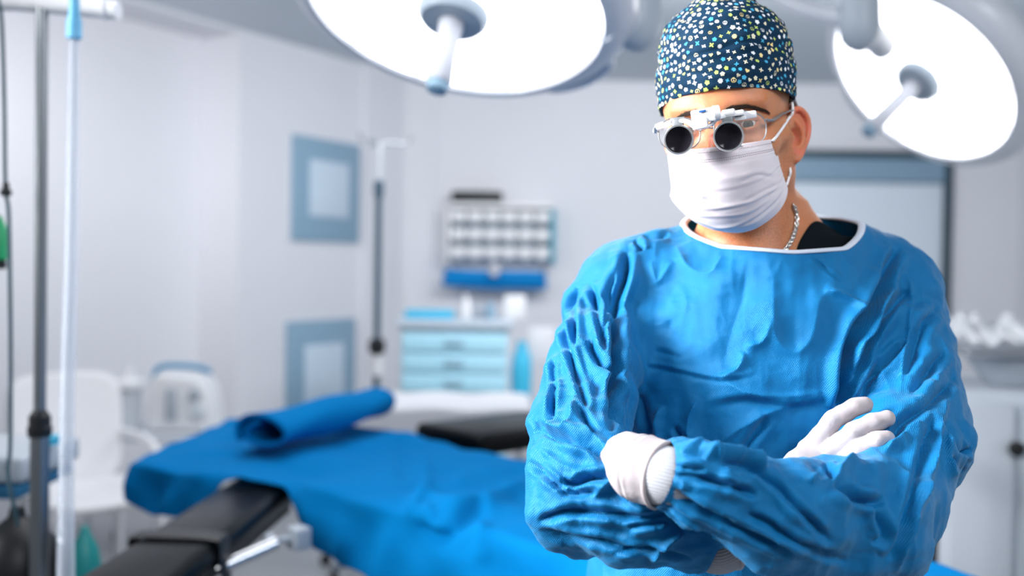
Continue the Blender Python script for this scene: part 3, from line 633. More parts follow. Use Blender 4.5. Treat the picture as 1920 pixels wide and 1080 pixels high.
def gown_mat(name, c):
    m = mat(name, c, rough=.44, spec=.5, sheen=.16)
    m.node_tree.nodes['Principled BSDF'].inputs['Specular Tint'].default_value = (.35, .75, 1, 1)
    nt = m.node_tree; b = nt.nodes['Principled BSDF']; b.inputs['Sheen Tint'].default_value = (.45, .85, 1, 1); b.inputs['Sheen Roughness'].default_value = .5
    tc = nt.nodes.new('ShaderNodeTexCoord')
    hs = []
    for ang in (35, -35):
        mp = nt.nodes.new('ShaderNodeMapping'); mp.inputs['Rotation'].default_value = (0, math.radians(ang), 0)
        wv = nt.nodes.new('ShaderNodeTexWave'); wv.bands_direction = 'X'; wv.inputs['Scale'].default_value = 190; wv.inputs['Distortion'].default_value = .6
        wv.inputs['Detail'].default_value = 1
        nt.links.new(tc.outputs['Object'], mp.inputs[0]); nt.links.new(mp.outputs[0], wv.inputs[0]); hs.append(wv)
    ad = nt.nodes.new('ShaderNodeMath'); ad.operation = 'ADD'; nt.links.new(hs[0].outputs['Fac'], ad.inputs[0]); nt.links.new(hs[1].outputs['Fac'], ad.inputs[1])
    bp = nt.nodes.new('ShaderNodeBump'); bp.inputs['Strength'].default_value = .6; bp.inputs['Distance'].default_value = .0004
    nt.links.new(ad.outputs[0], bp.inputs['Height'])
    # crumple creases
    nz = nt.nodes.new('ShaderNodeTexNoise'); nz.inputs['Scale'].default_value = 14; nz.inputs['Detail'].default_value = 3
    nt.links.new(tc.outputs['Object'], nz.inputs['Vector'])
    vo = nt.nodes.new('ShaderNodeTexVoronoi'); vo.feature = 'F1'; vo.inputs['Scale'].default_value = 17; vo.inputs['Randomness'].default_value = 1
    mv = nt.nodes.new('ShaderNodeMix'); mv.data_type = 'RGBA'; mv.inputs[0].default_value = .12
    nt.links.new(tc.outputs['Object'], mv.inputs[6]); nt.links.new(nz.outputs['Color'], mv.inputs[7]); nt.links.new(mv.outputs[2], vo.inputs['Vector'])
    b2 = nt.nodes.new('ShaderNodeBump'); b2.inputs['Strength'].default_value = .14; b2.inputs['Distance'].default_value = .012
    nt.links.new(vo.outputs['Distance'], b2.inputs['Height']); nt.links.new(bp.outputs[0], b2.inputs['Normal'])
    nt.links.new(b2.outputs[0], b.inputs['Normal'])
    return m
M_gown = gown_mat('gown blue nonwoven', (.0, .135, .35))
M_white = mat('white cotton binding', (.62, .68, .78), rough=.8, bump=.3, bscale=900)
M_knit = mat('white knit', (.42, .43, .475), rough=.9, spec=.1, bump=.5, bscale=1200)
M_glove = mat('latex glove', (.41, .375, .395), rough=.5, spec=.3, sss=.002, sssr=(1, .7, .6), bump=.35, bscale=120)
M_mask = mat('face mask fabric', (.66, .61, .65), rough=.8, spec=.2, sss=.0015, sssr=(1, .8, .8), bump=.1, bscale=900)
M_black = mat('black cotton', (.004, .007, .010), rough=.9, spec=.1)
M_hair = mat('dark brown hair', (.035, .018, .010), rough=.6)
M_steel = mat('polished silver', (.75, .74, .72), rough=.2, metal=1)

# ---- body landmarks (pixel, depth)
cxT = .312
gown_tab = [(.30, .30, 1.27, .27, .22), (.75, .30, 1.27, .235, .185), (.95, .297, 1.26, .212, .168), (1.06, .295, 1.25, .196, .152), (1.2, .300, 1.245, .178, .140),
            (1.33, .308, 1.245, .182, .137), (1.40, .312, 1.255, .168, .122), (1.45, .316, 1.265, .135, .112), (1.49, .322, 1.275, .10, .095), (1.53, .325, 1.285, .075, .08)]
armR = [P(1146, 603, 1.25), P(1083, 790, 1.085), P(1092, 935, 1.0), P(1200, 972, .975), P(1335, 1014, .975)]; rR = [.060, .054, .056, .046, .034]
armL = [P(1678, 590, 1.26), P(1705, 790, 1.14), P(1628, 980, 1.0), P(1450, 960, .93), P(1330, 912, .905), P(1236, 887, .896)]; rL = [.062, .063, .064, .052, .040, .0315]
neckb = P(1440, 440, 1.29)
SHR, SHL = P(1190, 545, 1.27), P(1650, 540, 1.28)

# ================= body (one continuous surface)
def lin(a, b, s): return list(np.arange(a, b, s))
bx = lin(-.02, .155, .007)+lin(.155, .46, .0018)+lin(.46, .62, .007)
by = lin(.84, 1.06, .006)+lin(1.06, 1.36, .0018)+lin(1.36, 1.46, .006)
bz = lin(-.01, 1.40, .009)+lin(1.40, 1.80, .0018)
BF = Field(bx, by, bz)
# legs and torso under the gown
for sx in (-1, 1):
    hip = A(.30+sx*.085, 1.27, .92); kn = A(.30+sx*.10, 1.26, .50); an = A(.30+sx*.11, 1.29, .09)
    BF.cap(hip, kn, .085, .058, .02); BF.cap(kn, an, .055, .04, .02)
    BF.cap(an-A(0, 0, .035), A(.30+sx*.13, 1.12, .045), .038, .03, .02)
BF.loft([(z, cx, cy, a-.036, b-.030) for z, cx, cy, a, b in gown_tab if z >= .95]+[(.86, .30, 1.27, .16, .12)], .03)
BF.cap(SHR, SHL, .034, .034, .03)
for shp in (SHR, SHL): BF.cap(neckb+A(0, .01, -.005), shp, .048, .026, .04)
for pts, rr in ((armR, rR), (armL, rL)):
    for i in range(len(pts)-1): BF.cap(pts[i], pts[i+1], max(rr[i]-(.030 if i < 2 else .018), .017), max(rr[i+1]-(.030 if i < 1 else .018), .017), .02)
# neck
BF.cap(H(0, -.030, -.045), neckb+A(-.004, -.005, -.03), .056, .066, .03)
BF.cap(H(.0, .02, -.105), neckb+A(-.01, -.05, -.045), .020, .024, .04)      # larynx side
for sx in (-1, 1): BF.cap(H(sx*.058, -.03, -.05), P(1425+sx*14, 492, 1.205), .016, .013, .02)   # neck muscles
# clavicles
BF.cap(P(1440, 485, 1.205), P(1600, 470, 1.25), .010, .009, .03); BF.cap(P(1400, 485, 1.205), P(1230, 470, 1.25), .010, .009, .03)
# skull and face
BF.ell(H(0, -.012, .045), (.076, .097, .086), HR, .02)
BF.ell(H(0, .030, -.025), (.059, .060, .078), HR, .03)
BF.ell(H(0, .038, .045), (.056, .046, .045), HR, .03)
for sx in (-1, 1):
    BF.cap(H(sx*.050, -.008, -.058), H(sx*.018+.006, .066, -.092), .017, .017, .02)
    BF.cap(H(sx*.056, .000, -.015), H(sx*.050, -.008, -.058), .017, .017, .02)
    BF.ell(H(sx*.043, .060, -.026), (.019, .018, .018), HR, .02)
    BF.cap(H(sx*.043, .060, -.022), H(sx*.062, .02, -.014), .009, .010, .015)
    BF.cap(H(sx*.010, .087, .022), H(sx*.046, .070, .026), .0095, .0085, .012)     # brow
BF.ell(H(0, .072, -.070), (.030, .032, .030), HR, .02)
BF.ell(H(.008, .078, -.094), (.017, .014, .014), HR, .015)
EYE = {}
for sx in (-1, 1):
    BF.ell(H(sx*.034, .096, .004), (.019, .020, .0125), HR, .010, 's')
    EYE[sx] = H(sx*.0335, .0735, .003)
    e = EYE[sx]
    BF.ell(e, (.0142, .0138, .0138), None, .004)
    # lid opening, looking down a little
    BF.cap(e+hf*.0130-hl*.0080-hu*.0022, e+hf*.0120+hl*.0085-hu*.0015, .0040, .0034, .0012, 's')
BF.cap(H(0, .088, .020), H(0, .100, -.010), .0085, .009, .012)
BF.cap(H(0, .100, -.010), H(0, .113, -.040), .009, .0125, .010)
for sx in (-1, 1): BF.ell(H(sx*.012, .100, -.043), (.008, .010, .008), HR, .008)
BF.ell(H(0, .096, -.077), (.022, .008, .004), HR, .006); BF.ell(H(0, .094, -.086), (.018, .008, .005), HR, .006)
# ears
EARS = {}
for sx in (-1, 1):
    out = hl*sx
    ex = unit(out*(.62 if sx > 0 else .18)-hf*.78)          # outward and backward direction of the ear plate
    en = unit(np.cross(ex, hu))
    if en@hf < 0: en = -en             # plate normal faces forward/outward
    eu = unit(hu*.985+hf*-.17); ex = unit(ex-eu*(ex@eu)); en = np.cross(ex, eu)
    if en@hf < 0: en = -en
    c = H(sx*.070 if sx > 0 else -.064, -.004 if sx > 0 else -.012, -.016)
    def E(a, b, cc, c=c, ex=ex, eu=eu, en=en): return c+ex*a+eu*b+en*cc
    R = np.stack([ex, eu, en], 1); EARS[sx] = (c, R)
    BF.ell(E(.016, .006, -.003), (.0198, .0275, .0056), R, .006)
    BF.ell(E(.010, -.021, .0), (.0095, .0120, .0055), R, .006)      # lobe
    # helix rim
    rim = [(0.004, .010), (.004, .022), (.011, .0315), (.022, .0320), (.0315, .024), (.0335, .011), (.0295, -.003), (.0225, -.014), (.016, -.024), (.009, -.030)]
    rim = catmull([(a, b, 0) for a, b in rim], 4)
    for i in range(len(rim)-1): BF.cap(E(rim[i][0], rim[i][1], .0030), E(rim[i+1][0], rim[i+1][1], .0030), .0034, .0034, .0014)
    BF.ell(E(.0215, .013, .0072), (.0082, .0145, .0062), R, .0015, 's')       # scapha hollow
    ah = catmull([(.010, .018, 0), (.0185, .010, 0), (.0215, .000, 0), (.0175, -.011, 0), (.011, -.016, 0)], 4)
    for i in range(len(ah)-1): BF.cap(E(ah[i][0], ah[i][1], .0035), E(ah[i+1][0], ah[i+1][1], .0025), .0026, .0026, .0016)
    BF.ell(E(.0105, -.001, .006), (.0085, .0115, .0125), R, .0015, 's')      # concha
    BF.ell(E(.0015, -.003, .004), (.0045, .006, .004), R, .003)             # tragus
V, F = BF.mesh()
E_ = uniq_edges(F)
V = lap(V, E_, 2, .4)
body = mkobj('body', V, F, M_skin, PERSON, recalc=False, sharp=180)
q = toH(V)
st = np.clip((-.012-q[:, 2])/.02, 0, 1)*np.clip((q[:, 1]+.012)/.012, 0, 1)*np.clip((.165+q[:, 2])/.03, 0, 1)*np.clip((.075-np.abs(q[:, 0]))/.006, 0, 1)
side = np.clip(1-np.abs(q[:, 1]-.004)/.012, 0, 1)*np.clip((.03-q[:, 2])/.01, 0, 1)*np.clip((q[:, 2]+.08)/.02, 0, 1)*(np.abs(q[:, 0]) > .05)
st = np.maximum(st*.75, side*.8)
a = body.data.attributes.new('stubble', 'FLOAT', 'POINT'); a.data.foreach_set('value', st.astype(np.float32))
rd = np.zeros(len(V))
for sx in (-1, 1):
    c, R = EARS[sx]; p = (V-c)@R; rr__ = np.hypot((p[:, 0]-.014)/.021, (p[:, 1]-.004)/.031); rd = np.maximum(rd, (.15+.45*np.exp(-((rr__-.82)/.14)**2)+.45*np.exp(-((p[:, 0]-.0105)/.008)**2-((p[:, 1]+.001)/.011)**2)*(p[:, 2] < .002))*np.clip((p[:, 0]+.001)/.008, 0, 1)*(np.abs(p[:, 2]) < .02)*(np.abs(p[:, 1]) < .04))
rd = np.maximum(rd, .45*np.exp(-((q[:, 0]/.014)**2+((q[:, 1]-.105)/.02)**2+((q[:, 2]+.02)/.025)**2)))
a = body.data.attributes.new('redness', 'FLOAT', 'POINT'); a.data.foreach_set('value', rd.astype(np.float32))
del BF
# eyes
M_eye = mat('eyeball', (.80, .77, .76), rough=.08, spec=.6)
M_iris = mat('brown green iris', (.045, .035, .014), rough=.15, noise=.4, nscale=900)
M_pupil = mat('pupil', (.003, .003, .003), rough=.05)
for sx in (-1, 1):
    gz = unit(hf*1.0-hu*.22+hl*(.04)); b = MB(); th = lambda a: (math.cos(a)*.0122, math.sin(a)*.0122)
    c = EYE[sx]
    b.lathe(c, gz, [th(a) for a in np.linspace(math.pi, .50, 20)], 28, 0, cap=False)
    b.lathe(c, gz, [th(a) for a in np.linspace(.50, .20, 6)], 28, 1, cap=False)
    b.lathe(c, gz, [th(a) for a in np.linspace(.20, .001, 5)], 28, 2, cap=False)
    b.build('eye', [M_eye, M_iris, M_pupil], body, recalc=False)
# eyebrows: many short hairs on the skin
from mathutils.bvhtree import BVHTree
BT = BVHTree.FromPolygons(V.tolist(), F.tolist())
def on_skin(p, d=None, off=.0006):
    l, n, i, dist = BT.find_nearest(Vector(p))
    n = np.array(n); n = n if n@(CAM-np.array(p)) > 0 else -n
    return np.array(l)+n*off, n
for sx in (-1, 1):
    b = MB(); rr = random.Random(3+sx)
    cv = catmull([(.010, .100, .0155), (.022, .097, .0180), (.036, .088, .0190), (.048, .074, .0165), (.056, .062, .0115)], 30)
    for i in range(980):
        t = rr.random()**1.25; k = int(t*(len(cv)-2)); c0 = cv[k]; dr = unit(cv[k+1]-cv[k])
        wd = .0108*(1-.85*t)*min(1, .4+t*8); o = rr.uniform(-.5, .5)*wd
        p = H(sx*c0[0], c0[1], c0[2]+o)
        s0, n = on_skin(p)
        dw = unit(HR@A(sx*dr[0], dr[1], dr[2]+.55*(1-t)*(1 if o < 0.001 else .1)-.15*t+rr.uniform(-.35, .35))); L = rr.uniform(.004, .0085)*(1-.3*t)
        p1, _ = on_skin(s0+dw*L*.5, off=.0012); p2, _ = on_skin(s0+dw*L, off=.0009)
        b.tube([s0, p1, p2], [.00020, .00017, .00004], 3, cap=False)
    b.build('eyebrow', M_hair, body, sharp=180)
    # upper lashes
for sx in (-1, 1):
    b = MB(); rr = random.Random(9)
    for i in range(46):
        t = rr.random(); e = EYE[sx]; x = -.0105+.022*t
        p = e+hl*x+hf*math.sqrt(.0142**2-x*x)*.97+hu*(.0012+.0012*math.sin(math.pi*t)); L = .006
        b.tube([p, p+hf*L*.6-hu*.0012+hl*(t-.5)*.003, p+hf*L+hl*(t-.5)*.006], [.00016, .00013, .00004], 3, cap=False)
    b.build('eyelashes', M_hair, body, sharp=180)

# ================= surgical gown
g = .0032
gx = lin(-.06, .66, g); gy = lin(.80, 1.44, g+.0004); gz_ = lin(.28, .98, .012)+lin(.98, 1.56, g)
GF = Field(gx, gy, gz_)
GF.loft(gown_tab, .0)
GF.cap(SHR, SHL, .060, .060, .03)
for shp in (SHR, SHL): GF.cap(neckb+A(0, 0, -.005), shp, .070, .052, .05)
arms = []
for pts, rr, kk in ((armR, rR, .018), (armL, rL, .018)):
    AF = Field(gx, gy, gz_)
    for i in range(len(pts)-1): AF.cap(pts[i], pts[i+1], rr[i], rr[i+1], .012)
    if pts is armR: AF.cap(P(1116, 812, 1.03), P(1120, 858, .985), .022, .024, .03).cap(P(1120, 858, .985), P(1168, 918, .955), .024, .019, .03)
    if pts is armL: AF.ell(P(1762, 838, 1.10), (.032, .04, .045), None, .03)
    arms.append(AF.D.copy())
# blend: generous at the shoulders, tight further down the arm
Z3 = np.asarray(gz_, np.float32)[None, None, :]
lab = np.zeros(GF.D.shape, np.int8)
for n_, Da in enumerate(arms):
    kk = (.006+.034*np.clip((Z3-1.32)/.08, 0, 1)); D = GF.D
    lab = np.where(Da < D-.001, n_+1, lab).astype(np.int8)
    GF.D = np.minimum(D, Da)-np.maximum(kk-np.abs(D-Da), 0)**2/(4*kk)
V, F = GF.mesh(); GD = GF.D
ix = [np.clip(np.searchsorted(a_, V[:, i]), 0, len(a_)-1) for i, a_ in enumerate((gx, gy, gz_))]
L = lab[ix[0], ix[1], ix[2]]
del arms, AF, lab
# cut the sleeve ends and the neck opening
def cut(V, F, L, kill): F = F[~kill[F].any(1)]; return compact(V, F, (L,))
aR = unit(armR[-1]-armR[-2]); aL = unit(armL[-1]-armL[-2])
kill = (((V-armR[-1])@aR > 0) & (L == 1) & (np.linalg.norm(V-armR[-1], axis=1) < .07)) | (((V-armL[-1])@aL > 0) & (L == 2) & (np.linalg.norm(V-armL[-1], axis=1) < .06))
NC = A(.327, 1.265); NR = A(.109, .108); NP = 2.05
def nell(V): return (np.abs((V[:, 0]-NC[0])/NR[0])**NP+np.abs((V[:, 1]-NC[1])/NR[1])**NP)**(1/NP)
kill |= (nell(V) < 1) & (V[:, 2] > 1.40)
V, F, L = cut(V, F, L, kill)
E_ = uniq_edges(F)
def boundary(F):
    E = np.concatenate([F[:, [0, 1]], F[:, [1, 2]], F[:, [2, 3]], F[:, [3, 0]]]); S = np.sort(E, 1)
    u, c = np.unique(S, axis=0, return_counts=True); return u[c == 1]
B = boundary(F); bv = np.unique(B.ravel())
# snap the neck boundary to the ellipse, smooth boundaries
nb = bv[(V[bv, 2] > 1.40) & (nell(V[bv]) < 1.25)]
for i in nb:
    d = V[i, :2]-NC; s_ = nell(V[i:i+1])[0]; V[i, :2] = NC+d/s_
wb = np.zeros(len(V)); wb[bv] = 1
Bn = B[np.isin(B, nb).all(1)]
V = lap(V, E_, 3, .5, 1-wb)
for _ in range(30): V = lap(V, B, 1, .5, wb)
# bring the neckline to its height
ang = np.arctan2(V[:, 1]-NC[1], V[:, 0]-NC[0])
tz = np.interp(ang, np.radians([-180, -135, -90, -52, -15, 20, 60, 90, 140, 180]), [1.505, 1.480, 1.474, 1.480, 1.512, 1.522, 1.530, 1.535, 1.525, 1.505])
ring_z = np.zeros(len(V)); an_ = ang[nb]; o = np.argsort(an_); rz = np.interp(ang, an_[o], V[nb, 2][o], period=2*np.pi)
fall = np.clip(1-(nell(V)-1)/.42, 0, 1); fall = fall*fall*(3-2*fall)*(V[:, 2] > 1.36)
V[:, 2] += (tz-rz)*fall

# ---- cloth relaxation: extra material buckles into folds, kept near the body form
from numpy import bincount
def trilin(Dg, V):
    out = []
    for a_, i in ((gx, 0), (gy, 1), (gz_, 2)):
        a_ = np.asarray(a_); j = np.clip(np.searchsorted(a_, V[:, i])-1, 0, len(a_)-2); t = np.clip((V[:, i]-a_[j])/(a_[j+1]-a_[j]), 0, 1); out.append((j, t))
    (i, u), (j, v), (k, w_) = out; r = 0
    for a in (0, 1):
        for b in (0, 1):
            for c in (0, 1):
                r = r+Dg[i+a, j+b, k+c]*(u if a else 1-u)*(v if b else 1-v)*(w_ if c else 1-w_)
    return r
Gg = np.gradient(GD, np.asarray(gx), np.asarray(gy), np.asarray(gz_))
diag = np.concatenate([F[:, [0, 2]], F[:, [1, 3]]])
C = np.concatenate([E_, diag]); stiff = np.concatenate([np.ones(len(E_)), .6*np.ones(len(diag))])
L0 = np.linalg.norm(V[C[:, 0]]-V[C[:, 1]], axis=1); dirC = (V[C[:, 1]]-V[C[:, 0]])/(L0[:, None]+1e-9)
lc = L[C[:, 0]]; mid = (V[C[:, 0]]+V[C[:, 1]])/2
ex = np.full(len(C), .03)
def axis_of(mid, pts):
    best = np.full(len(mid), 9.); ax = np.zeros_like(mid)
    for i in range(len(pts)-1):
        a, b = pts[i], pts[i+1]; ab = b-a; t = np.clip((mid-a)@ab/(ab@ab), 0, 1); d = np.linalg.norm(mid-a-t[:, None]*ab, axis=1)
        m_ = d < best; best[m_] = d[m_]; ax[m_] = unit(ab)
    return ax
for n_, pts in ((1, armR), (2, armL)):
    m_ = lc == n_; ax = axis_of(mid[m_], pts); al = np.abs((dirC[m_]*ax).sum(1)); ex[m_] = .02+.11*al**2
m_ = lc == 0; ex[m_] = .012+.02*np.abs(dirC[m_, 0])**2
ex *= np.clip((mid[:, 2]-.95)/.1, .0, 1)
rest = L0*(1+ex)
pin = np.ones(len(V)); pin[bv] = 0
near = E_[(pin[E_] == 0).any(1)]; pin[near.ravel()] = np.minimum(pin[near.ravel()], .3)
N = vnormals(V, F)
V = V+N*((smooth_noise(V, .011, 5)*.0022+smooth_noise(V, .022, 6)*.003)*np.where(L == 0, .45, 1))[:, None]*pin[:, None]
deg = bincount(C[:, 0], minlength=len(V))+bincount(C[:, 1], minlength=len(V))
def pbd(V, iters, lo, hi):
    for it in range(iters):
        d = V[C[:, 1]]-V[C[:, 0]]; l = np.sqrt((d*d).sum(1))+1e-9; s_ = (stiff*(l-rest)/l*.5)[:, None]*d
        dV = np.stack([bincount(C[:, 0], s_[:, q], len(V))-bincount(C[:, 1], s_[:, q], len(V)) for q in range(3)], 1)/(deg[:, None]*.42)
        V = V+dV*pin[:, None]
        if it % 2 == 0: V = lap(V, E_, 1, .16, pin)
        if it % 2 == 0:
            sd = trilin(GD, V); lim = np.where(sd < lo, lo-sd, np.where(sd > hi, hi-sd, 0))*.5
            m_ = np.abs(lim) > 0
            if m_.any():
                gr = np.stack([trilin(G_, V[m_]) for G_ in Gg], 1); gr /= np.linalg.norm(gr, axis=1)[:, None]+1e-6
                V[m_] += gr*(lim[m_]*pin[m_])[:, None]
    return V
V = pbd(V, 70, -.009, .014)
V = lap(V, E_, 3, .5, pin)
def subdivide(V, F, *at):
    E = np.concatenate([F[:, [0, 1]], F[:, [1, 2]], F[:, [2, 3]], F[:, [3, 0]]]); S = np.sort(E, 1)
    u, inv = np.unique(S, axis=0, return_inverse=True); inv = inv.ravel(); n = len(V); nf = len(F); e = inv.reshape(4, nf).T+n; c = np.arange(nf)+n+len(u)
    V2 = np.concatenate([V, (V[u[:, 0]]+V[u[:, 1]])/2, V[F].mean(1)])
    F2 = np.concatenate([np.stack([F[:, 0], e[:, 0], c, e[:, 3]], 1), np.stack([e[:, 0], F[:, 1], e[:, 1], c], 1), np.stack([c, e[:, 1], F[:, 2], e[:, 2]], 1), np.stack([e[:, 3], c, e[:, 2], F[:, 3]], 1)])
    return (V2, F2)+tuple(np.concatenate([a_, a_[u[:, 0]] if a_.dtype.kind == 'i' else np.minimum(a_[u[:, 0]], a_[u[:, 1]]), a_[F[:, 0]]]) for a_ in at)
V, F, L, pin = subdivide(V, F, L, pin); E_ = uniq_edges(F); Bn = None
V = lap(V, E_, 4, .5, pin)

# ---- sculpted main folds: each is a stroke over one part of the gown, given by where it lies
px, py, dp = proj(V); N = vnormals(V, F)
facing = np.clip(-(N*((V-CAM)/np.linalg.norm(V-CAM, axis=1)[:, None])).sum(1)*2.2, 0, 1)
def stroke(part, pts, wpx, amp, kind='v'):
    p = catmull([(a, b, 0) for a, b in pts], 8)[:, :2]
    lo = p.min(0)-wpx*5; hi = p.max(0)+wpx*5
    sel = np.nonzero((px > lo[0]) & (px < hi[0]) & (py > lo[1]) & (py < hi[1]) & np.isin(L, part) & (facing > 0))[0]
    if not len(sel): return
    Q = np.stack([px[sel], py[sel]], 1); best = np.full(len(sel), 1e9); tt = np.zeros(len(sel)); sg = np.zeros(len(sel)); n = len(p)-1
    for i in range(n):
        a, b = p[i], p[i+1]; ab = b-a; t = np.clip((Q-a)@ab/(ab@ab+1e-9), 0, 1); r = Q-a-t[:, None]*ab; d = np.hypot(r[:, 0], r[:, 1])
        m_ = d < best; best[m_] = d[m_]; tt[m_] = (i+t[m_])/n; sg[m_] = np.sign(ab[0]*r[m_, 1]-ab[1]*r[m_, 0])
    env = np.clip(np.minimum(tt, 1-tt)*5, 0, 1)**.7*facing[sel]
    x = best/wpx
    if kind == 'v': f_ = -1.1*np.exp(-(x*1.15)**1.4)+.55*np.exp(-((x-1.9)/1.3)**2)
    elif kind == 'r': f_ = 1.15*np.exp(-x**1.15)
    elif kind in 'fg':            # fold: a long slope on one side, a steep drop with an undercut on the other
        u_ = sg*x*(1 if kind == 'f' else -1); f_ = np.where(u_ < 0, np.exp(-(np.abs(u_)/3.2)**1.6), np.exp(-(u_/.6)**1.5))-.7*np.exp(-((u_-1.4)/.8)**2)
    else: f_ = -sg*x*np.exp(-(x*.8)**2)*1.4          # step: right side of the stroke lies over the left
    D_[sel] += GAIN*amp*f_*env
def ridged(V, sc, seed, st):
    n_ = smooth_noise(V*st, sc, seed); return .35-np.abs(n_)**.8
am = np.where(L == 0, .0005, .0009)*np.clip((V[:, 2]-.9)/.1, 0, 1)
GAIN = 1.25
D_ = am*(ridged(V, .013, 51, A(1.5, 1, .7))+.6*ridged(V, .0065, 52, A(1, 1, 1.3)))
T, RA, LA = [0], [1], [2]; TR = [0, 1]; TL = [0, 2]; ALL = [0, 1, 2]
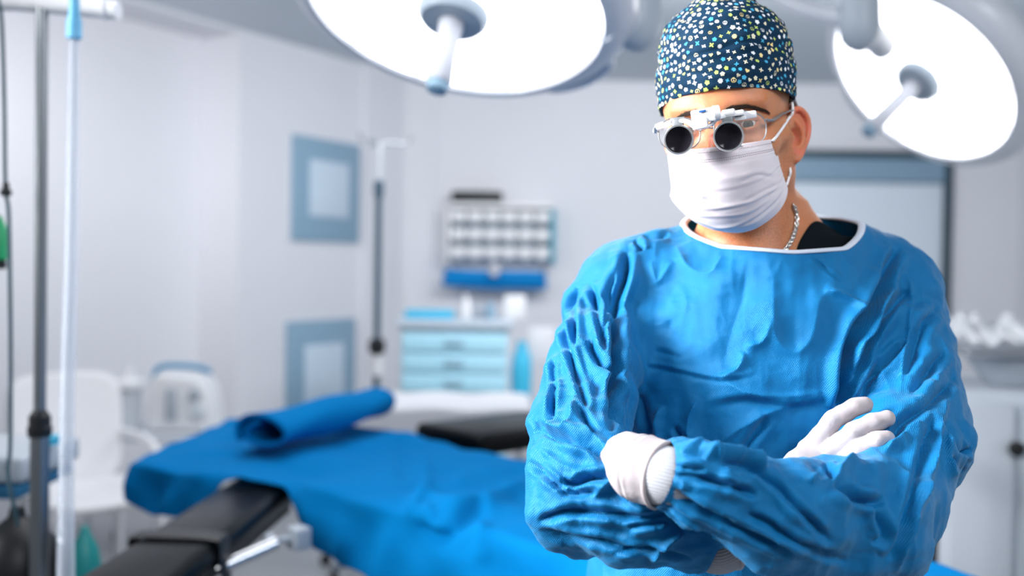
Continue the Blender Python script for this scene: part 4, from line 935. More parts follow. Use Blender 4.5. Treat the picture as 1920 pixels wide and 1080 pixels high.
for s_ in [
 (TR, [(1176, 470), (1170, 520), (1153, 580), (1151, 680), (1146, 740), (1150, 805)], 8, .017, 'v'),
 (TR, [(1160, 505), (1146, 540), (1139, 580), (1133, 630), (1137, 690)], 7, .009, 'v'),
 (TR, [(1107, 530), (1119, 575), (1123, 613), (1133, 673)], 6, .007, 'v'),
 (TR, [(1080, 540), (1073, 580), (1075, 627), (1077, 655)], 6, .008, 'v'),
 (TR, [(1057, 580), (1057, 620), (1070, 667), (1093, 740), (1100, 770)], 6, .007, 'v'),
 (TR, [(1104, 640), (1123, 677), (1141, 712), (1146, 760)], 7, .010, 'v'),
 (TR, [(1080, 642), (1107, 648)], 5, .005, 'r'),
 (TR, [(1037, 672), (1036, 700), (1040, 730)], 5, .004, 'v'),
 (T, [(1205, 441), (1230, 444), (1255, 439)], 5, .004, 'v'), (T, [(1190, 450), (1200, 462), (1203, 470)], 5, .005, 'v'),
 (T, [(1267, 460), (1293, 503), (1333, 514), (1355, 478)], 7, .0032, 'r'),
 (T, [(1220, 488), (1233, 529), (1262, 490)], 7, .0028, 'r'),
 (T, [(1170, 683), (1233, 687), (1280, 697), (1353, 711), (1420, 700)], 5, .0022, 's'),
 (T, [(1225, 658), (1255, 664), (1280, 672)], 5, .0018, 'v'),
 (T, [(1350, 710), (1385, 690), (1395, 660)], 6, .004, 'r'), (T, [(1352, 712), (1400, 735), (1470, 742), (1540, 735)], 7, .003, 'r'),
 (T, [(1395, 655), (1430, 640), (1445, 600)], 9, .004, 'r'),
 (T, [(1255, 600), (1262, 620), (1300, 640)], 9, .0012, 'v'),
 (T, [(1240, 760), (1235, 800), (1236, 830)], 7, .006, 'r'), (T, [(1262, 800), (1280, 822), (1287, 835)], 6, .004, 'v'),
 (T, [(1200, 740), (1210, 780), (1222, 815)], 8, .004, 'v'), (T, [(1310, 745), (1290, 790), (1295, 835)], 9, .005, 'r'),
 (T, [(1325, 760), (1400, 745), (1480, 760), (1560, 745)], 9, .003, 's'),
 (T, [(1335, 845), (1390, 800), (1450, 770), (1480, 765)], 9, .004, 'r'),
 (T, [(1440, 780), (1410, 820), (1390, 850)], 8, .005, 'v'),
 (T, [(1450, 500), (1450, 560), (1453, 633), (1490, 662), (1520, 633), (1533, 570), (1550, 543)], 15, .0035, 'r'),
 (T, [(1545, 543), (1570, 551), (1597, 567), (1611, 592)], 8, .006, 'r'),
 (T, [(1400, 500), (1392, 560), (1372, 620), (1355, 690)], 20, .002, 'v'),
 (T, [(1520, 480), (1548, 503), (1577, 528)], 3, .0018, 'v'),
 (TL, [(1685, 462), (1655, 520), (1630, 577), (1600, 622), (1583, 680), (1577, 740), (1572, 770)], 9, .019, 'v'),
 (TL, [(1703, 545), (1660, 587), (1627, 640), (1607, 685), (1583, 742)], 8, .012, 'v'),
 (TL, [(1703, 640), (1673, 667), (1637, 702), (1610, 738)], 7, .007, 'v'),
 (TL, [(1686, 500), (1707, 540), (1704, 613), (1694, 680), (1687, 740)], 3.5, .003, 'r'),
 (TL, [(1762, 570), (1727, 620), (1700, 707)], 9, .006, 'v'), (TL, [(1775, 655), (1742, 695), (1708, 735)], 9, .006, 'v'),
 (LA, [(1792, 702), (1750, 753), (1690, 796), (1672, 832)], 10, .007, 'v'), (LA, [(1745, 802), (1690, 826), (1655, 850)], 8, .008, 'r'),
 (LA, [(1770, 740), (1746, 858), (1732, 918), (1693, 1017), (1680, 1078)], 8, .007, 'r'), (LA, [(1752, 760), (1725, 870), (1700, 960), (1665, 1050)], 8, .006, 'v'),
 (LA, [(1565, 904), (1600, 933), (1655, 944)], 8, .010, 'v'), (LA, [(1560, 905), (1590, 870), (1612, 850)], 8, .008, 'r'),
 (LA, [(1634, 935), (1658, 1003), (1636, 1020)], 8, .006, 'v'), (LA, [(1545, 870), (1563, 900)], 6, .006, 'v'), (LA, [(1515, 905), (1530, 890)], 8, .005, 'r'),
 (LA, [(1400, 880), (1440, 897), (1510, 967), (1560, 1020)], 7, .005, 'v'), (LA, [(1400, 965), (1440, 981), (1493, 1017), (1590, 1055)], 7, .005, 'v'),
 (LA, [(1768, 790), (1790, 830), (1806, 846), (1822, 843)], 6, .009, 'v'), (LA, [(1785, 855), (1806, 885)], 5, .005, 'v'), (LA, [(1772, 800), (1780, 870), (1795, 900)], 6, .004, 'r'),
 (RA, [(1000, 805), (1048, 820), (1101, 832), (1136, 862)], 8, .011, 'v'), (RA, [(1030, 795), (1066, 812), (1074, 770), (1080, 745)], 8, .006, 'r'),
 (RA, [(1037, 715), (1032, 784), (1007, 803)], 6, .006, 'v'), (RA, [(992, 865), (1048, 911), (1066, 925), (1118, 922)], 6, .007, 'v'),
 (RA, [(1052, 900), (1076, 909), (1108, 896), (1155, 897)], 7, .009, 'v'), (RA, [(1112, 934), (1150, 902), (1185, 943), (1225, 962)], 8, .006, 'r'),
 (RA, [(1008, 978), (1066, 960), (1136, 962), (1206, 971), (1256, 960)], 7, .007, 'v'), (RA, [(1012, 992), (1076, 1010), (1136, 1017), (1210, 1040)], 7, .005, 'v'),
 (RA, [(1180, 987), (1215, 984), (1256, 976)], 6, .006, 'v'), (RA, [(1218, 1054), (1255, 1016), (1282, 1000)], 7, .005, 'r'), (RA, [(1080, 758), (1118, 816)], 6, .006, 'v'),
 (RA, [(1010, 840), (1050, 870), (1100, 890)], 8, .004, 'r'), (RA, [(1150, 1036), (1220, 1030), (1300, 1050)], 5, .004, 'v'),
 (LA, [(1247, 892), (1291, 892), (1368, 911), (1420, 930)], 7, .007, 'v'), (LA, [(1249, 911), (1298, 946), (1347, 971), (1440, 1017), (1500, 1045)], 7, .006, 'v'),
 (LA, [(1256, 950), (1300, 985), (1360, 1020)], 6, .004, 'r'), (LA, [(1265, 848), (1312, 836), (1326, 846), (1410, 856), (1434, 880)], 8, .007, 'r'),
 (LA, [(1255, 872), (1290, 878), (1322, 884)], 6, .006, 'v'), (LA, [(1350, 865), (1390, 872), (1430, 884)], 7, .006, 'v'), (LA, [(1320, 862), (1340, 850), (1352, 862)], 6, .005, 'r'),
 (LA, [(1345, 890), (1375, 905), (1368, 925)], 7, .004, 'r'),
]: stroke(*s_)
# gathers at the left cuff
tcu = (V-armL[-1])@aL; m_ = (L == 2) & (tcu > -.05)
u1 = unit(np.cross(aL, A(0, 0, 1))); u2 = np.cross(aL, u1); ph = np.arctan2((V-armL[-1])@u2, (V-armL[-1])@u1)
D_ += np.where(m_, np.clip((tcu+.05)/.05, 0, 1)*.0016*np.sin(ph*21), 0)
V = V+N*(D_)[:, None]*np.maximum(pin, .25)[:, None]
V = lap(V, E_, 2, .3, pin)
print('gown verts', len(V))
gown = mkobj('surgical_gown', V, F, M_gown, PERSON, recalc=False, sharp=180)
# neck binding along the boundary loop
def ordered(loopE):
    nxt = {}
    for a, b in loopE.tolist(): nxt.setdefault(a, []).append(b); nxt.setdefault(b, []).append(a)
    s0 = loopE[0, 0]; out = [s0]; prev = None; cur = s0
    while True:
        c = [q for q in nxt[cur] if q != prev]
        if not c or c[0] == s0: break
        prev, cur = cur, c[0]; out.append(cur)
        if len(out) > 5000: break
    return out
B = boundary(F); Bn = B[(V[B[:, 0], 2] > 1.42) & (nell(V[B[:, 0]]) < 1.2)]
loop = V[ordered(Bn)]
for _ in range(12): loop = (loop+np.roll(loop, 1, 0)+np.roll(loop, -1, 0))/3
loop = loop[::6]; loop = np.concatenate([loop, loop[:2]])
b = MB(); b.tube(loop+A(0, 0, -.001), .0046, 10, flat=.55, cap=False, updir=A(0, 0, 1))
b.build('neck_binding', M_white, gown, sharp=180)

# ================= undershirt: black V-neck seen in the neck opening
def body_top(x, y): 
    h = BT.ray_cast(Vector((x, y, 1.545)), Vector((0, 0, -1))); return h[0]
nx_, ny_ = 40, 60; VV = []; FF = []
for j in range(ny_):
    y = 1.165+.175*j/(ny_-1); xb = .334+max(0, y-1.185)*.80
    for i in range(nx_):
        x = xb+(.475-xb)*i/(nx_-1); h = body_top(x, y); z = h[2]+.0045 if h is not None else 1.40
        VV.append((x, y, max(z, 1.36)))
FF = [(j*nx_+i, j*nx_+i+1, (j+1)*nx_+i+1, (j+1)*nx_+i) for i in range(nx_-1) for j in range(ny_-1)]
us = mkobj('undershirt', VV, FF, M_black, PERSON, sharp=180)
so = us.modifiers.new('solid', 'SOLIDIFY'); so.thickness = .002

# ================= necklace
def skin_at(px_, py_):
    h = BT.ray_cast(Vector(CAM), Vector(unit(P(px_, py_, 1)-CAM))); return np.array(h[0]) if h[0] is not None else P(px_, py_, 1.22)
b = MB(); cv = catmull([skin_at(*q_) for q_ in ((1484, 384), (1490, 402), (1490, 424), (1484, 446), (1474, 464), (1462, 478))], 7)
seg = np.concatenate([[0], np.cumsum(np.linalg.norm(np.diff(cv, axis=0), axis=1))]); n = int(seg[-1]/.0034)
for i in range(n):
    s_ = (i+.5)*seg[-1]/n; c = A(*[np.interp(s_, seg, cv[:, q]) for q in range(3)])
    k = min(np.searchsorted(seg, s_), len(cv)-1); t = unit(cv[k]-cv[k-1]); sk, nn = on_skin(c, off=.0025)
    sd = unit(np.cross(t, nn)); nn2 = nn*math.cos(.5)+sd*math.sin(.5)*(1 if i % 2 else -1); sd2 = unit(np.cross(t, nn2))
    ring = [sk+t*math.cos(a_)*.0032+sd2*math.sin(a_)*.0023 for a_ in np.linspace(0, 2*np.pi, 11)]
    b.tube(ring, .0009, 6, cap=False)
b.build('chain_necklace', M_steel, PERSON, sharp=180)

# ================= scrub cap
M_cap = mat('navy cap cotton', (.0, .024, .060), rough=.8, spec=.25, bump=.3, bscale=900)
capcols = [(.85, .88, .92), (.85, .68, .30), (.52, .68, .16), (.05, .38, .62), (.80, .75, .55)]
M_mot = [mat('cap motif %d' % i, c, rough=.8) for i, c in enumerate(capcols)]
CC = A(.002, -.008, .050); CR = A(.0825, .104, .109)
na, nt_ = 220, 110
def cap_pt(az, t):
    """az around (0 = forward), t 0 at crown .. 1 at the lower edge; local head coords"""
    zlow = np.interp(abs((az+np.pi) % (2*np.pi)-np.pi), [0, .5, 1.0, 1.35, 2.0, 2.4, 3.15], [.043, .041, .034, .027, .022, -.010, -.045])
    ph0 = math.acos(max(-1, min(1, (zlow-CC[2])/CR[2]))) if zlow >= CC[2]-.0 else None
    dz = zlow-CC[2]
    phm = math.acos(np.clip(dz/CR[2], -.98, 1)) if dz > 0 else math.pi/2+math.asin(min(.99, -dz/CR[2]))*.98
    ph = phm*t; s_, c_ = math.sin(ph), math.cos(ph)
    e = 2/2.35; sg = lambda v, k: math.copysign(abs(v)**k, v)
    if c_ < 0: s_ = 1-(1-s_)*.45
    r = sg(s_, e) if c_ > 0 else s_
    return CC+A(CR[0]*r*math.sin(az), CR[1]*r*math.cos(az), CR[2]*(sg(c_, e) if c_ > 0 else c_))
CV = np.array([[cap_pt(az, t) for t in np.linspace(0.0, 1, nt_)] for az in np.linspace(0, 2*np.pi, na, endpoint=False)])
def cap_wr(p):
    q = p.reshape(-1, 3); n = q-CC; n = n/np.linalg.norm(n, axis=1)[:, None]
    d = smooth_noise(q*A(1, 1, 2.2), .016, 31)*.0013+smooth_noise(q*A(.5, .5, 3), .008, 32)*.0006
    # band seam: a step a few cm above the edge, and gathers on the crown
    zz = q[:, 2]; s_ = .083+.006*smooth_noise(q, .05, 3); d += -.0018*np.exp(-((zz-s_)/.0022)**2)
    for k, (sl, off) in enumerate(((.35, .067), (-.25, .060), (.15, .1))):
        d += -.0011*np.exp(-((zz-off-sl*q[:, 0])/.0016)**2)*(np.sin(q[:, 0]*40+k*2) > 0)
    return (q+n*d[:, None]).reshape(p.shape)
CV = cap_wr(CV)
flat = CV.reshape(-1, 3); F_ = []
for i in range(na):
    for j in range(nt_-1):
        a = i*nt_+j; b2 = ((i+1) % na)*nt_+j; F_.append((a, b2, b2+1, a+1))
# inward turned hem
hem = len(flat); hv = CV[:, -1]-(CV[:, -1]-A(0, -.008, .03))*.045+A(0, 0, .001); flat = np.concatenate([flat, hv])
for i in range(na): F_.append((i*nt_+nt_-1, ((i+1) % na)*nt_+nt_-1, hem+(i+1) % na, hem+i))
mb = MB(); mb.add(H(*[0, 0, 0])+flat@HR.T, F_, 0)
def capN(i, j):
    a = CV[(i+1) % na, j]-CV[i-1, j]; c = CV[i, min(j+1, nt_-1)]-CV[i, max(j-1, 0)]; n = np.cross(a, c)
    n = n/(np.linalg.norm(n)+1e-12); return n if n@(CV[i, j]-CC) > 0 else -n
cand = []; rr = random.Random(11); grid = {}; CS = .0074; placed = []
for _ in range(40000):
    i = rr.randrange(na); j = rr.randrange(2, nt_-1)
    if rr.random() > math.sin(j/nt_*1.6)+.05: continue
    p = CV[i, j]+(CV[(i+1) % na, j]-CV[i, j])*rr.random(); key = tuple((p/CS).astype(int))
    if any(np.linalg.norm(p-q) < .0068 for a in (-1, 0, 1) for b2 in (-1, 0, 1) for c in (-1, 0, 1) for q in grid.get((key[0]+a, key[1]+b2, key[2]+c), ())): continue
    grid.setdefault(key, []).append(p); placed.append((p, capN(i, j), j))
def motif(kind, r):
    """outline points (polygons) in the plane"""
    if kind == 'flower': return [[(r*(.68+.32*abs(math.cos(2.5*t)))*math.cos(t), r*(.68+.32*abs(math.cos(2.5*t)))*math.sin(t)) for t in np.linspace(0, 2*np.pi, 25)[:-1]]]
    if kind == 'daisy': return [[(r*(.62+.38*abs(math.cos(4*t)))*math.cos(t), r*(.62+.38*abs(math.cos(4*t)))*math.sin(t)) for t in np.linspace(0, 2*np.pi, 33)[:-1]]]
    if kind == 'plus': return [[(r*(.28+.78*abs(math.cos(2*t))**1.5)*math.cos(t), r*(.28+.78*abs(math.cos(2*t))**1.5)*math.sin(t)) for t in np.linspace(0, 2*np.pi, 25)[:-1]]]
    if kind == 'heart': return [[(r*.062*16*math.sin(t)**3*.95, r*.062*(13*math.cos(t)-5*math.cos(2*t)-2*math.cos(3*t)-math.cos(4*t))) for t in np.linspace(0, 2*np.pi, 19)[:-1]]]
    if kind == 'fly': return [[(r*(.25+.85*abs(math.sin(2*t+.4))**1.3)*math.cos(t), r*(.2+.7*abs(math.sin(2*t+.4))**1.3)*math.sin(t)) for t in np.linspace(0, 2*np.pi, 21)[:-1]]]
    out = []
    R1, R2 = r*1.05, r*.84          # ring sign with spokes
    for k in range(16):
        a, b2 = 2*np.pi*k/16, 2*np.pi*(k+1)/16; out.append([(R1*math.cos(a), R1*math.sin(a)), (R1*math.cos(b2), R1*math.sin(b2)), (R2*math.cos(b2), R2*math.sin(b2)), (R2*math.cos(a), R2*math.sin(a))])
    for a in (math.pi/2, -math.pi/2, -math.pi/2-.8, -math.pi/2+.8):
        c_, s_ = math.cos(a), math.sin(a); w_ = r*.09; out.append([(-s_*w_, c_*w_), (c_*R2-s_*w_, s_*R2+c_*w_), (c_*R2+s_*w_, s_*R2-c_*w_), (s_*w_, -c_*w_)])
    return out
kinds = ['flower', 'daisy', 'plus', 'heart', 'fly', 'ring', 'flower', 'plus', 'fly']
CBT = BVHTree.FromPolygons(CV.reshape(-1, 3).tolist(), F_[:na*(nt_-1)])
for p, n, j in placed:
    k = rr.choice(kinds); r = .00265*rr.uniform(.82, 1.12)*(1.12 if k in ('flower', 'daisy') else 1)
    ci = rr.choices(range(5), [.36, .15, .15, .14, .20])[0]
    u = unit(np.cross(A(0, 0, 1), n)); v = np.cross(n, u); a = rr.uniform(-.6, .6) if k != 'plus' else rr.uniform(-.8, .8)
    u, v = u*math.cos(a)+v*math.sin(a), v*math.cos(a)-u*math.sin(a)
    for poly in motif(k, r):
        W = []
        for x, y in poly:
            q = p+u*x+v*y; h = CBT.find_nearest(Vector(q)); nn = np.array(h[1]); nn = nn if nn@n > 0 else -nn; W.append(np.array(h[0])+nn*.0003)
        W = np.array(W)
        if len(W) > 6:
            c = p; h = CBT.find_nearest(Vector(p)); nn = np.array(h[1]); nn = nn if nn@n > 0 else -nn; c = np.array(h[0])+nn*.0003
            m_ = len(W); VV = np.concatenate([W, c[None]]); FF = [(q, (q+1) % m_, m_) for q in range(m_)]
            mb.add(H(0, 0, 0)+VV@HR.T, FF, ci+1)
        else: mb.add(H(0, 0, 0)+W@HR.T, [tuple(range(len(W)))], ci+1)
cap = mb.build('surgical_cap', [M_cap]+M_mot, PERSON, sharp=180, recalc=False)

# ================= face mask
mask_strokes_px = [
 ([(1265, 345), (1300, 358), (1330, 372)], 6, .0018, 'r'), ([(1262, 352), (1275, 362), (1290, 366)], 5, .002, 'v'), ([(1300, 300), (1298, 340), (1308, 375)], 9, .002, 'r'),
 ([(1310, 325), (1312, 350), (1320, 375)], 6, .0016, 'r'),
 ([(1388, 340), (1420, 328), (1455, 333)], 4, .0016, 'v'), ([(1390, 336), (1420, 324), (1450, 329)], 4, .0014, 'r'),
 ([(1310, 392), (1350, 392), (1400, 383), (1440, 362), (1472, 345)], 4, .0018, 's'), ([(1395, 378), (1425, 362), (1470, 340)], 3.5, .0015, 'v'),
 ([(1305, 404), (1350, 408), (1400, 402), (1445, 375)], 4, .0016, 's'), ([(1265, 318), (1300, 322)], 4, .001, 'v'),
 ([(1330, 432), (1385, 425), (1440, 390), (1470, 352)], 3.2, .0022, 's')]
nu, nv = 120, 120
prof = A((.1120, -.020), (.1200, -.030), (.1270, -.042), (.1280, -.056), (.1245, -.072), (.1200, -.088), (.1130, -.102), (.1020, -.114), (.0840, -.1200))   # y,z down the middle
edge = A((.0605, .0500, -.018), (.0606, .0450, -.026), (.0608, .0400, -.034), (.0612, .0355, -.042), (.0617, .0320, -.050), (.0624, .0290, -.057), (.0634, .0272, -.064), (.0645, .0262, -.070), (.0660, .0260, -.0755))
tv = np.linspace(0, 1, len(prof)); MV = np.zeros((nu, nv, 3))
for j in range(nv):
    v = j/(nv-1)
    cp = A(*[np.interp(v, tv, prof[:, q]) for q in range(2)]); ep = A(*[np.interp(v, tv, edge[:, q]) for q in range(3)])
    for i in range(nu):
        u = (i/(nu-1)*2-1); th = u*math.pi/2; s_ = math.sin(th); c_ = abs(math.cos(th))
        pw = .95-.30*math.sin(math.pi*min(1, v*1.1))   # fuller around the mouth
        nose = math.exp(-(u/.13)**2)*(.006*math.exp(-((v-.06)/.12)**2))
        x = ep[0]*math.copysign(abs(s_)**1.0, s_)+.013*v*v*c_; x *= (1 if u > 0 else 1+.07*abs(u)); y = ep[1]+(cp[0]-ep[1])*c_**pw+nose; z = ep[2]+(cp[1]-ep[2])*(c_**1.4)
        MV[i, j] = (x, y, z)
    # pleats
W = MV.reshape(-1, 3)
vv = np.tile(np.arange(nv)/(nv-1), nu); uu = np.repeat(np.linspace(-1, 1, nu), nv)
Fm = np.array([(i*nv+j, (i+1)*nv+j, (i+1)*nv+j+1, i*nv+j+1) for i in range(nu-1) for j in range(nv-1)])
Em = uniq_edges(Fm); Wn = vnormals(W, Fm)
if (Wn*(W-A(0, 0, -.05))).sum(1).mean() < 0: Wn = -Wn
dd = np.zeros(len(W))
for pv, am in ((.22, .0011), (.47, .0013), (.68, .0014)):
    x = (vv-pv-.02*uu**2)/.02; dd += -am*x*np.exp(-(x*.8)**2)
dd *= .4; dd += smooth_noise(W, .014, 77)*.0006*(vv > .1)
Ww = H(0, 0, 0)+W@HR.T; px, py, dp = proj(Ww)
GAIN = .55; L = np.zeros(len(W), int); facing = np.ones(len(W)); D_ = np.zeros(len(W))
for s_ in mask_strokes_px: stroke([0], *s_)
W2 = W+Wn*(dd+D_)[:, None]; W2 = lap(W2, Em, 2, .4)
mk = mkobj('face_mask', H(0, 0, 0)+W2@HR.T, Fm, M_mask, PERSON, recalc=False, sharp=180)
so = mk.modifiers.new('solid', 'SOLIDIFY'); so.thickness = .0014; pn = np.zeros(len(Fm)*3); mk.data.polygons.foreach_get('normal', pn); pn = pn.reshape(-1, 3); so.offset = -1 if (pn*((W2@HR.T)[Fm[:, 0]]-A(0, 0, -.05)@HR.T)).sum(1).mean() > 0 else 1
G = lambda i, j: (H(0, 0, 0)+W2@HR.T)[i*nv+j]
# stitch lines and edge binding of the mask
b = MB(); Wg = (H(0, 0, 0)+(W2+Wn*.0004)@HR.T).reshape(nu, nv, 3); Wng = (Wn@HR.T).reshape(nu, nv, 3)
for j, gap in ((8, 1), (19, 1), (22, 1)):
    row = Wg[:, j]; seg = np.concatenate([[0], np.cumsum(np.linalg.norm(np.diff(row, axis=0), axis=1))]); s_ = .012
    while s_ < seg[-1]-.012:
        p0 = A(*[np.interp(s_, seg, row[:, q]) for q in range(3)]); p1 = A(*[np.interp(s_+.0012, seg, row[:, q]) for q in range(3)])
        b.tube([p0, p1], .00032, 4); s_ += .0024
b.build('stitching', mat('mask stitch', (.45, .36, .38), rough=.9), mk, sharp=180)
# ear loops
for sx in (-1, 1):
    i = nu-1 if sx > 0 else 0; b = MB()
    top = H(0, 0, 0)+(W2[i*nv+3]+Wn[i*nv+3]*.0012)@HR.T; low = H(0, 0, 0)+W2[i*nv+nv-6]@HR.T
    if sx > 0:
        sk = [skin_at(x_, y_)+(CAM-skin_at(x_, y_))*.0025 for x_, y_ in ((1449, 264), (1455, 257), (1463, 246), (1470, 236), (1479, 222), (1486, 211))]
        lo_ = [skin_at(x_, y_)+(CAM-skin_at(x_, y_))*.002 for x_, y_ in ((1482, 318), (1479, 334))]
        cv = catmull([top]+sk+[H(.077, -.013, .0225), H(.068, -.028, .012), H(.064, -.034, -.01), H(.064, -.030, -.035)]+lo_+[low], 10)
    else: cv = catmull([top, H(-.066, .02, .0), H(-.070, -.01, .015), H(-.072, -.025, .0), H(-.070, -.02, -.04), low], 10)
    b.tube(cv, .0016, 8, flat=.6); b.build('ear_loop', mat('elastic white', (.85, .85, .88), rough=.7), mk, sharp=180)

# ================= loupes
M_lw = mat('white loupe plastic', (.82, .83, .86), rough=.25, coat=.3)
M_lg = mat('grey titanium frame', (.36, .38, .40), rough=.35, metal=.6)
M_al = mat('brushed aluminium', (.72, .73, .75), rough=.28, metal=.9)
M_lens = mat('dark coated lens', (.018, .015, .022), rough=.12, spec=.25)
M_glass = mat('clear spectacle lens', (1, 1, 1), rough=.02, alpha=.12, spec=.6)
M_blue = mat('blue print', (.02, .10, .35), rough=.5)
LP = bpy.data.objects.new('magnifying_loupes', None); COL.objects.link(LP); LP.parent = PERSON; ORI[LP.name] = ORI[PERSON.name]
LP['label'] = 'silver and white magnifying loupes on clear glasses'
dB = 1.085
# barrels
for (bx_, by_, rr_, dd_) in ((1273, 262, 28, 1.080), (1366, 256, 28.5, 1.070)):
    c = P(bx_, by_, dd_); r = rr_/FPX*dd_; ax = unit(unit(CAM-c)*1.0+hf*.55+A(0, 0, -.02)); b = MB()
    bk = c-ax*.022
    b.lathe(c, ax, [(-.022, r*.66), (-.016, r*.70), (-.015, r*.84), (-.007, r*.90), (-.006, r*.99), (.001, r), (.0018, r*.97), (.0018, r*.88), (-.010, r*.86), (-.012, r*.001)], 48, 0, cap=False)
    ob = b.build('telescope', M_al, LP, sharp=35)
    b = MB(); b.lathe(c, ax, [(-.0075, r*.02), (-.0070, r*.3), (-.0058, r*.6), (-.0040, r*.84)], 48, 0, cap=False); b.build('front_lens', M_lens, ob, sharp=180)
    b = MB(); b.lathe(c, ax, [(.0012, r*.875), (-.0015, r*.84), (-.003, r*.80), (-.0035, r*.82)], 48, 0, cap=False); b.build('lens_retainer', mat('black anodised', (.02, .02, .025), rough=.3), ob)
    # stem up to the bar
    b = MB(); s0 = c-ax*.012+hu*r*.75; b.box(s0+hu*.004, (.012, .008, .012), HR, 0, .0015); b.box(s0+hu*.009, (.016, .007, .006), HR, 0, .0015)
    b.build('mount', M_lg, ob)
# bar and bracket
def pl(pts, d0, d1): return [P(x, y, d0+(d1-d0)*i/(len(pts)-1)) for i, (x, y) in enumerate(pts)]
dL, dC, dR = 1.105, 1.070, 1.090
b = MB()
b.tube(catmull(pl([(1240, 236), (1262, 229), (1285, 227), (1300, 236)], dL, dC), 8), .0026, 10)
b.tube(catmull(pl([(1334, 234), (1345, 222), (1362, 217), (1385, 215)], dC, dR-.008), 8), .0026, 10)
b.tube(catmull(pl([(1322, 240), (1334, 232), (1346, 219)], dC-.004, dC), 8), .0018, 8)
b.build('crossbar', M_lw, LP)
def obox(px_, py_, d, size, rz=0.0, mi=0, bev=.0012, B_=None):
    R = HR.copy(); c_, s_ = math.cos(rz), math.sin(rz); R = np.stack([hl*c_+hu*s_, hf, hu*c_-hl*s_], 1)
    B_.box(P(px_, py_, d), size, R, mi, bev)
b = MB()
obox(1320, 217, dC, (.026, .015, .015), .06, 0, .002, b); obox(1316, 232, dC-.002, (.013, .011, .012), .06, 0, .0015, b); obox(1313, 238, dC-.004, (.016, .006, .004), .10, 0, .001, b)
b.lathe(P(1337, 213, dC-.004), hl*.9-hf*.3, [(0, .0085), (.006, .0085), (.0068, .0075)], 24)
b.build('centre_bracket', M_lw, LP)
b = MB(); obox(1317, 208.5, dC-.0085, (.0075, .001, .0022), .05, 0, .0003, b)
b.build('blue_mark', M_blue, LP)
b = MB(); obox(1369, 214, dR-.012, (.030, .010, .006), .02, 0, .0015, b); obox(1366, 211, dR-.013, (.014, .009, .007), .05, 0, .0015, b); obox(1403, 216, dR-.010, (.018, .008, .0085), .04, 0, .0022, b); obox(1388, 222, dR-.012, (.012, .006, .004), .0, 0, .001, b)
b.build('hinge_cover', M_lw, LP); b = MB()
obox(1270, 226, dL-.012, (.013, .009, .006), .08, 0, .0015, b); obox(1252, 233, dL-.006, (.020, .008, .005), .22, 0, .0015, b); obox(1238, 236, dL-.002, (.010, .010, .007), .3, 0, .0018, b)
b.build('hinge_cover', M_lw, LP)
# spectacle frame: two rims, bridge, temples
def rim(cx_, cy_, ax_, ay_, d, dtilt, pw=2.5):
    out = []
    for t in np.linspace(0, 2*np.pi, 41):
        x = math.copysign(abs(math.cos(t))**(2/pw), math.cos(t)); y = math.copysign(abs(math.sin(t))**(2/pw), math.sin(t))
        out.append(P(cx_+ax_*x, cy_-ay_*y, d+dtilt*x))
    return np.array(out)
rl = rim(1274, 251, 39, 30, 1.113, -.004); rr_ = rim(1388, 241, 49, 33, 1.102, .016)
b = MB(); b.tube(rl, .0008, 8, cap=False); b.tube(rr_, .0008, 8, cap=False)
b.tube(catmull([P(1312, 245, 1.108), P(1325, 240, 1.102), P(1341, 240, 1.100)], 6), .001, 8)
b.build('rim', M_lg, LP, sharp=180)
for rm in (rl, rr_):
    b = MB(); c = rm.mean(0)-hf*-.0015; n = len(rm)-1; b.add(np.concatenate([rm[:-1], c[None]]), [(i, (i+1) % n, n) for i in range(n)]); b.build('clear_lens', M_glass, LP, sharp=180)
for sx in (-1, 1):
    b = MB()
    if sx > 0: pt = [P(1436, 224, 1.118), P(1446, 226, 1.122), P(1462, 216, 1.150), P(1480, 208, 1.180), P(1492, 205, 1.205), H(.078, -.014, .026), H(.073, -.034, .006)]; rad = [.0032, .0042, .0030, .0026, .0032, .0030, .002]
    else: pt = [P(1240, 236, 1.105), P(1232, 240, 1.113), P(1231, 248, 1.125), H(-.078, .05, .008), H(-.083, .0, .014), H(-.083, -.03, .010)]; rad = [.003, .0035, .003, .0028, .0028, .002]
    b.tube(catmull(pt, 6), np.interp(np.linspace(0, 1, (len(pt)-1)*6+1), np.linspace(0, 1, len(pt)), rad), 10, flat=.45)
    b.build('temple_arm', M_lg, LP, sharp=60)

# ================= cuffs, gloves, hands
def knit(axis_pts, radii, name):
    b = MB(); cv = catmull(axis_pts, 14); k = len(cv); rad = np.interp(np.linspace(0, 1, k), np.linspace(0, 1, len(radii)), radii); n = 324
    T_ = np.gradient(cv, axis=0); T_ /= np.linalg.norm(T_, axis=1)[:, None]; V_ = []
    u = unit(np.cross(T_[0], A(0, 0, 1))); ang = np.linspace(0, 2*np.pi, n, endpoint=False)
    for i in range(k):
        u = unit(u-T_[i]*(u@T_[i])); w_ = np.cross(T_[i], u); r = rad[i]*(1+.010*np.cos(ang*54))
        V_.append(cv[i]+(r*np.cos(ang))[:, None]*u+(r*np.sin(ang))[:, None]*w_)
    V_ = np.concatenate(V_); F_ = [(i*n+j, i*n+(j+1) % n, (i+1)*n+(j+1) % n, (i+1)*n+j) for i in range(k-1) for j in range(n)]
    return mkobj(name, V_, F_, M_knit, PERSON, sharp=180)
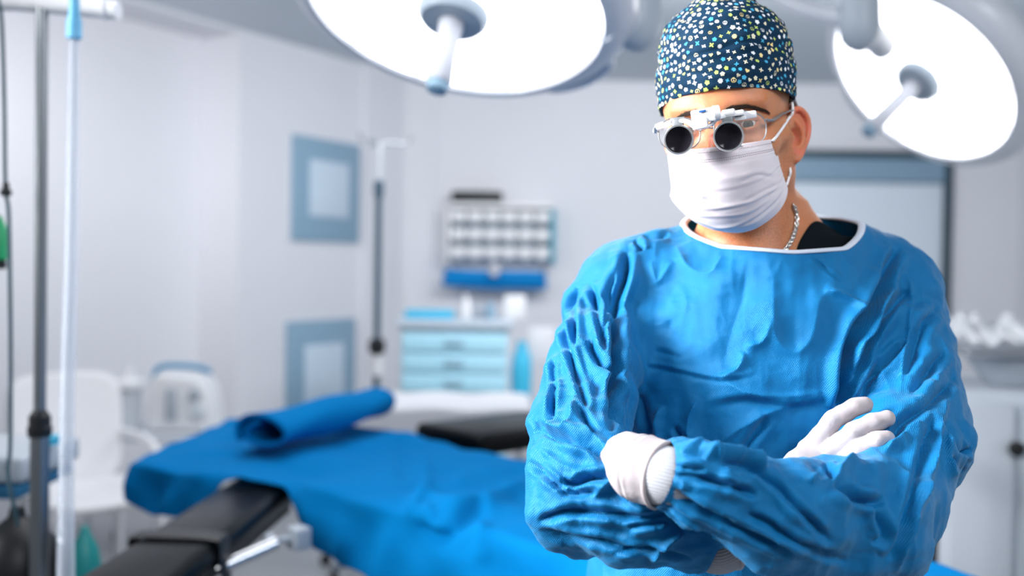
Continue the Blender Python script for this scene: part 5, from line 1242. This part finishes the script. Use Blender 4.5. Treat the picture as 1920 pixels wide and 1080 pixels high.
# left arm (its hand is tucked at the picture's left)
wL = [P(1290, 902, .90), P(1255, 894, .8955), P(1225, 886, .905), P(1200, 877, .917)]
knit(wL, [.0255, .0275, .0275, .026], 'knit_cuff')
wR = [P(1320, 1012, .99), P(1345, 1024, .985), P(1375, 1010, .985), P(1395, 992, .99)]
knit(wR, [.026, .027, .026, .025], 'knit_cuff')
def hand(FD, wrist, palm, knuck, fingers, thumb, rw, rp):
    FD.cap(wrist, palm, rw, rp, .01)
    for kn, fg in zip(knuck, fingers):
        FD.cap(palm, kn, rp*.8, .0115, .012)
        pts = [kn]+fg; rs = [.0112, .0102, .0096, .0086]
        for i in range(len(pts)-1): FD.cap(pts[i], pts[i+1], rs[i], rs[i+1], .0022)
    FD.cap(palm, thumb[0], rp*.75, .012, .012)
    for i in range(len(thumb)-1): FD.cap(thumb[i], thumb[i+1], .012-.0015*i, .0105-.0015*i, .004)
def glove_obj(pts_all, build, roll_c, roll_ax, roll_r, extra=None):
    pa = np.array(pts_all); lo = pa.min(0)-.045; hi = pa.max(0)+.045; s_ = .0016
    FD = Field(lin(lo[0], hi[0], s_), lin(lo[1], hi[1], s_), lin(lo[2], hi[2], s_)); build(FD)
    V, F = FD.mesh(); E2 = uniq_edges(F); V = lap(V, E2, 2, .4)
    N = vnormals(V, F); V = V+N*(smooth_noise(V*A(1, 1, 1), .006, 21)*.00035+np.abs(smooth_noise(V, .010, 22))*.0005)[:, None]
    if extra is not None: V = extra(V, N)
    gl = mkobj('glove', V, F, M_glove, PERSON, recalc=False, sharp=180)
    b = MB(); ax = unit(roll_ax); u = unit(np.cross(ax, A(0, 0, 1))); v = np.cross(ax, u)
    b.tube([roll_c+(u*math.cos(t)+v*math.sin(t))*(roll_r*(1+.02*math.sin(3*t)))+ax*.0015*math.sin(2*t) for t in np.linspace(0, 2*np.pi, 61)], .0021, 8, cap=False)
    b.build('rolled_edge', M_glove, gl, sharp=180); return gl
# left hand: glove over cuff, going down into the crook of the other arm
gw = P(1240, 891, .901); gw2 = P(1208, 880, .914); gp = P(1180, 864, .955)
axw = unit(gw2-gw)
kn = [P(1154, 840, 1.03), P(1148, 848, 1.03), P(1144, 864, 1.03), P(1144, 878, 1.03)]
fg = [[k+A(-.020, .022, .0), k+A(-.026, .036, .0), k+A(-.030, .046, -.004)] for k in kn]
def bld(FD):
    FD.cap(P(1250, 893, .899), P(1204, 879, .914), .0300, .0292, .004)
    FD.cap(P(1204, 879, .914), gp, .0270, .0255, .006)
    FD.ell(P(1170, 858, 1.00), (.016, .026, .021), None, .012)
    hand(FD, P(1204, 879, .914), gp, kn, fg, [P(1166, 866, 1.0), P(1156, 868, 1.03), P(1146, 870, 1.05)], .026, .022)
    FD.cap(P(1250, 893, .899)-axw*.03, P(1236, 890, .902)-axw*.0001, .05, .05, .0005, 's') if False else None
    # flat open end of the glove
    c = P(1244, 892, .900)
    def half(X, Y, Z): return (X-c[0])*axw[0]+(Y-c[1])*axw[1]+(Z-c[2])*axw[2]
    FD.op(half, c-.06, c+.06, .0015, 's')
def exL(V, N):
    t = (V-P(1200, 878, .916))@axw
    return V+N*(-.0012*np.exp(-(t/.0022)**2)+.0006*np.exp(-((t+.004)/.002)**2))[:, None]
glove_obj([gw, gw2, gp]+kn+[f for q in fg for f in q], bld, P(1243, 892, .9003), axw, .0300, exL)
# right hand: passes behind the left forearm, fingers on the left upper arm
pw = P(1372, 1008, .985); pp = P(1482, 940, 1.035)
kn = [P(1517, 846, 1.060), P(1541, 862, 1.050), P(1562, 884, 1.045), P(1570, 905, 1.045)]
fg = [[P(1563, 787, 1.052), P(1600, 764, 1.050), P(1622, 758, 1.052)], [P(1598, 812, 1.030), P(1638, 791, 1.028), P(1661, 785, 1.030)],
      [P(1612, 843, 1.020), P(1644, 828, 1.015), P(1661, 823, 1.016)], [P(1612, 882, 1.03), P(1640, 872, 1.04), P(1655, 868, 1.05)]]
axr = unit(P(1440, 950, 1.02)-pw)
def bld2(FD):
    FD.cap(P(1352, 1018, .984), P(1395, 992, .992), .0285, .0275, .004)
    FD.ell(P(1505, 895, 1.050), (.026, .016, .030), None, .012)
    hand(FD, P(1390, 995, .992), pp, kn, fg, [P(1480, 930, 1.06), P(1500, 925, 1.075), P(1525, 918, 1.085)], .026, .021)
    c = P(1356, 1020, .984)
    ax = unit(P(1395, 992, .992)-P(1352, 1018, .984))
    FD.op(lambda X, Y, Z: (X-c[0])*ax[0]+(Y-c[1])*ax[1]+(Z-c[2])*ax[2], c-.06, c+.06, .0015, 's')
glove_obj([P(1352, 1018, .984), pw, pp]+kn+[f for q in fg for f in q], bld2, P(1355, 1018, .984), unit(P(1395, 992, .992)-P(1352, 1018, .984)), .0285)

# trousers and clogs below the gown
M_trs = mat('dark blue scrub trousers', (.01, .06, .17), rough=.8); M_clog = mat('white clog', (.7, .7, .7), rough=.5)
TF = Field(lin(.10, .52, .008), lin(1.10, 1.45, .008), lin(.04, .98, .01))
for sx in (-1, 1):
    hip = A(.30+sx*.085, 1.27, .92); kn_ = A(.30+sx*.10, 1.265, .50); an = A(.30+sx*.11, 1.29, .09); TF.cap(hip, kn_, .102, .080, .03); TF.cap(kn_, an, .080, .068, .02)
V, F = TF.mesh(); mkobj('trousers', V, F, M_trs, PERSON, recalc=False, sharp=180)
for sx in (-1, 1):
    b = MB(); c = A(.30+sx*.12, 1.20, 0)
    out = catmull([(0, .13, 0), (.045, .10, 0), (.046, .0, 0), (.052, -.09, 0), (.03, -.14, 0), (-.02, -.145, 0), (-.045, -.10, 0), (-.040, .0, 0), (-.045, .10, 0)], 5, True)
    rings = [(0.0, 1.0), (.03, 1.02), (.035, .96), (.07, .92), (.095, .72)]; n = len(out); VV = []
    for z, s_ in rings:
        for p in out: VV.append(c+A(p[0]*s_, p[1]*(s_ if z < .05 else s_*.95), z*(1 if p[1] < 0 or z < .04 else .9)))
    FF = [(i*n+j, i*n+(j+1) % n, (i+1)*n+(j+1) % n, (i+1)*n+j) for i in range(len(rings)-1) for j in range(n)]+[tuple(range(n))[::-1], tuple((len(rings)-1)*n+j for j in range(n))]
    b.add(VV, FF); b.build('clog', M_clog, PERSON)
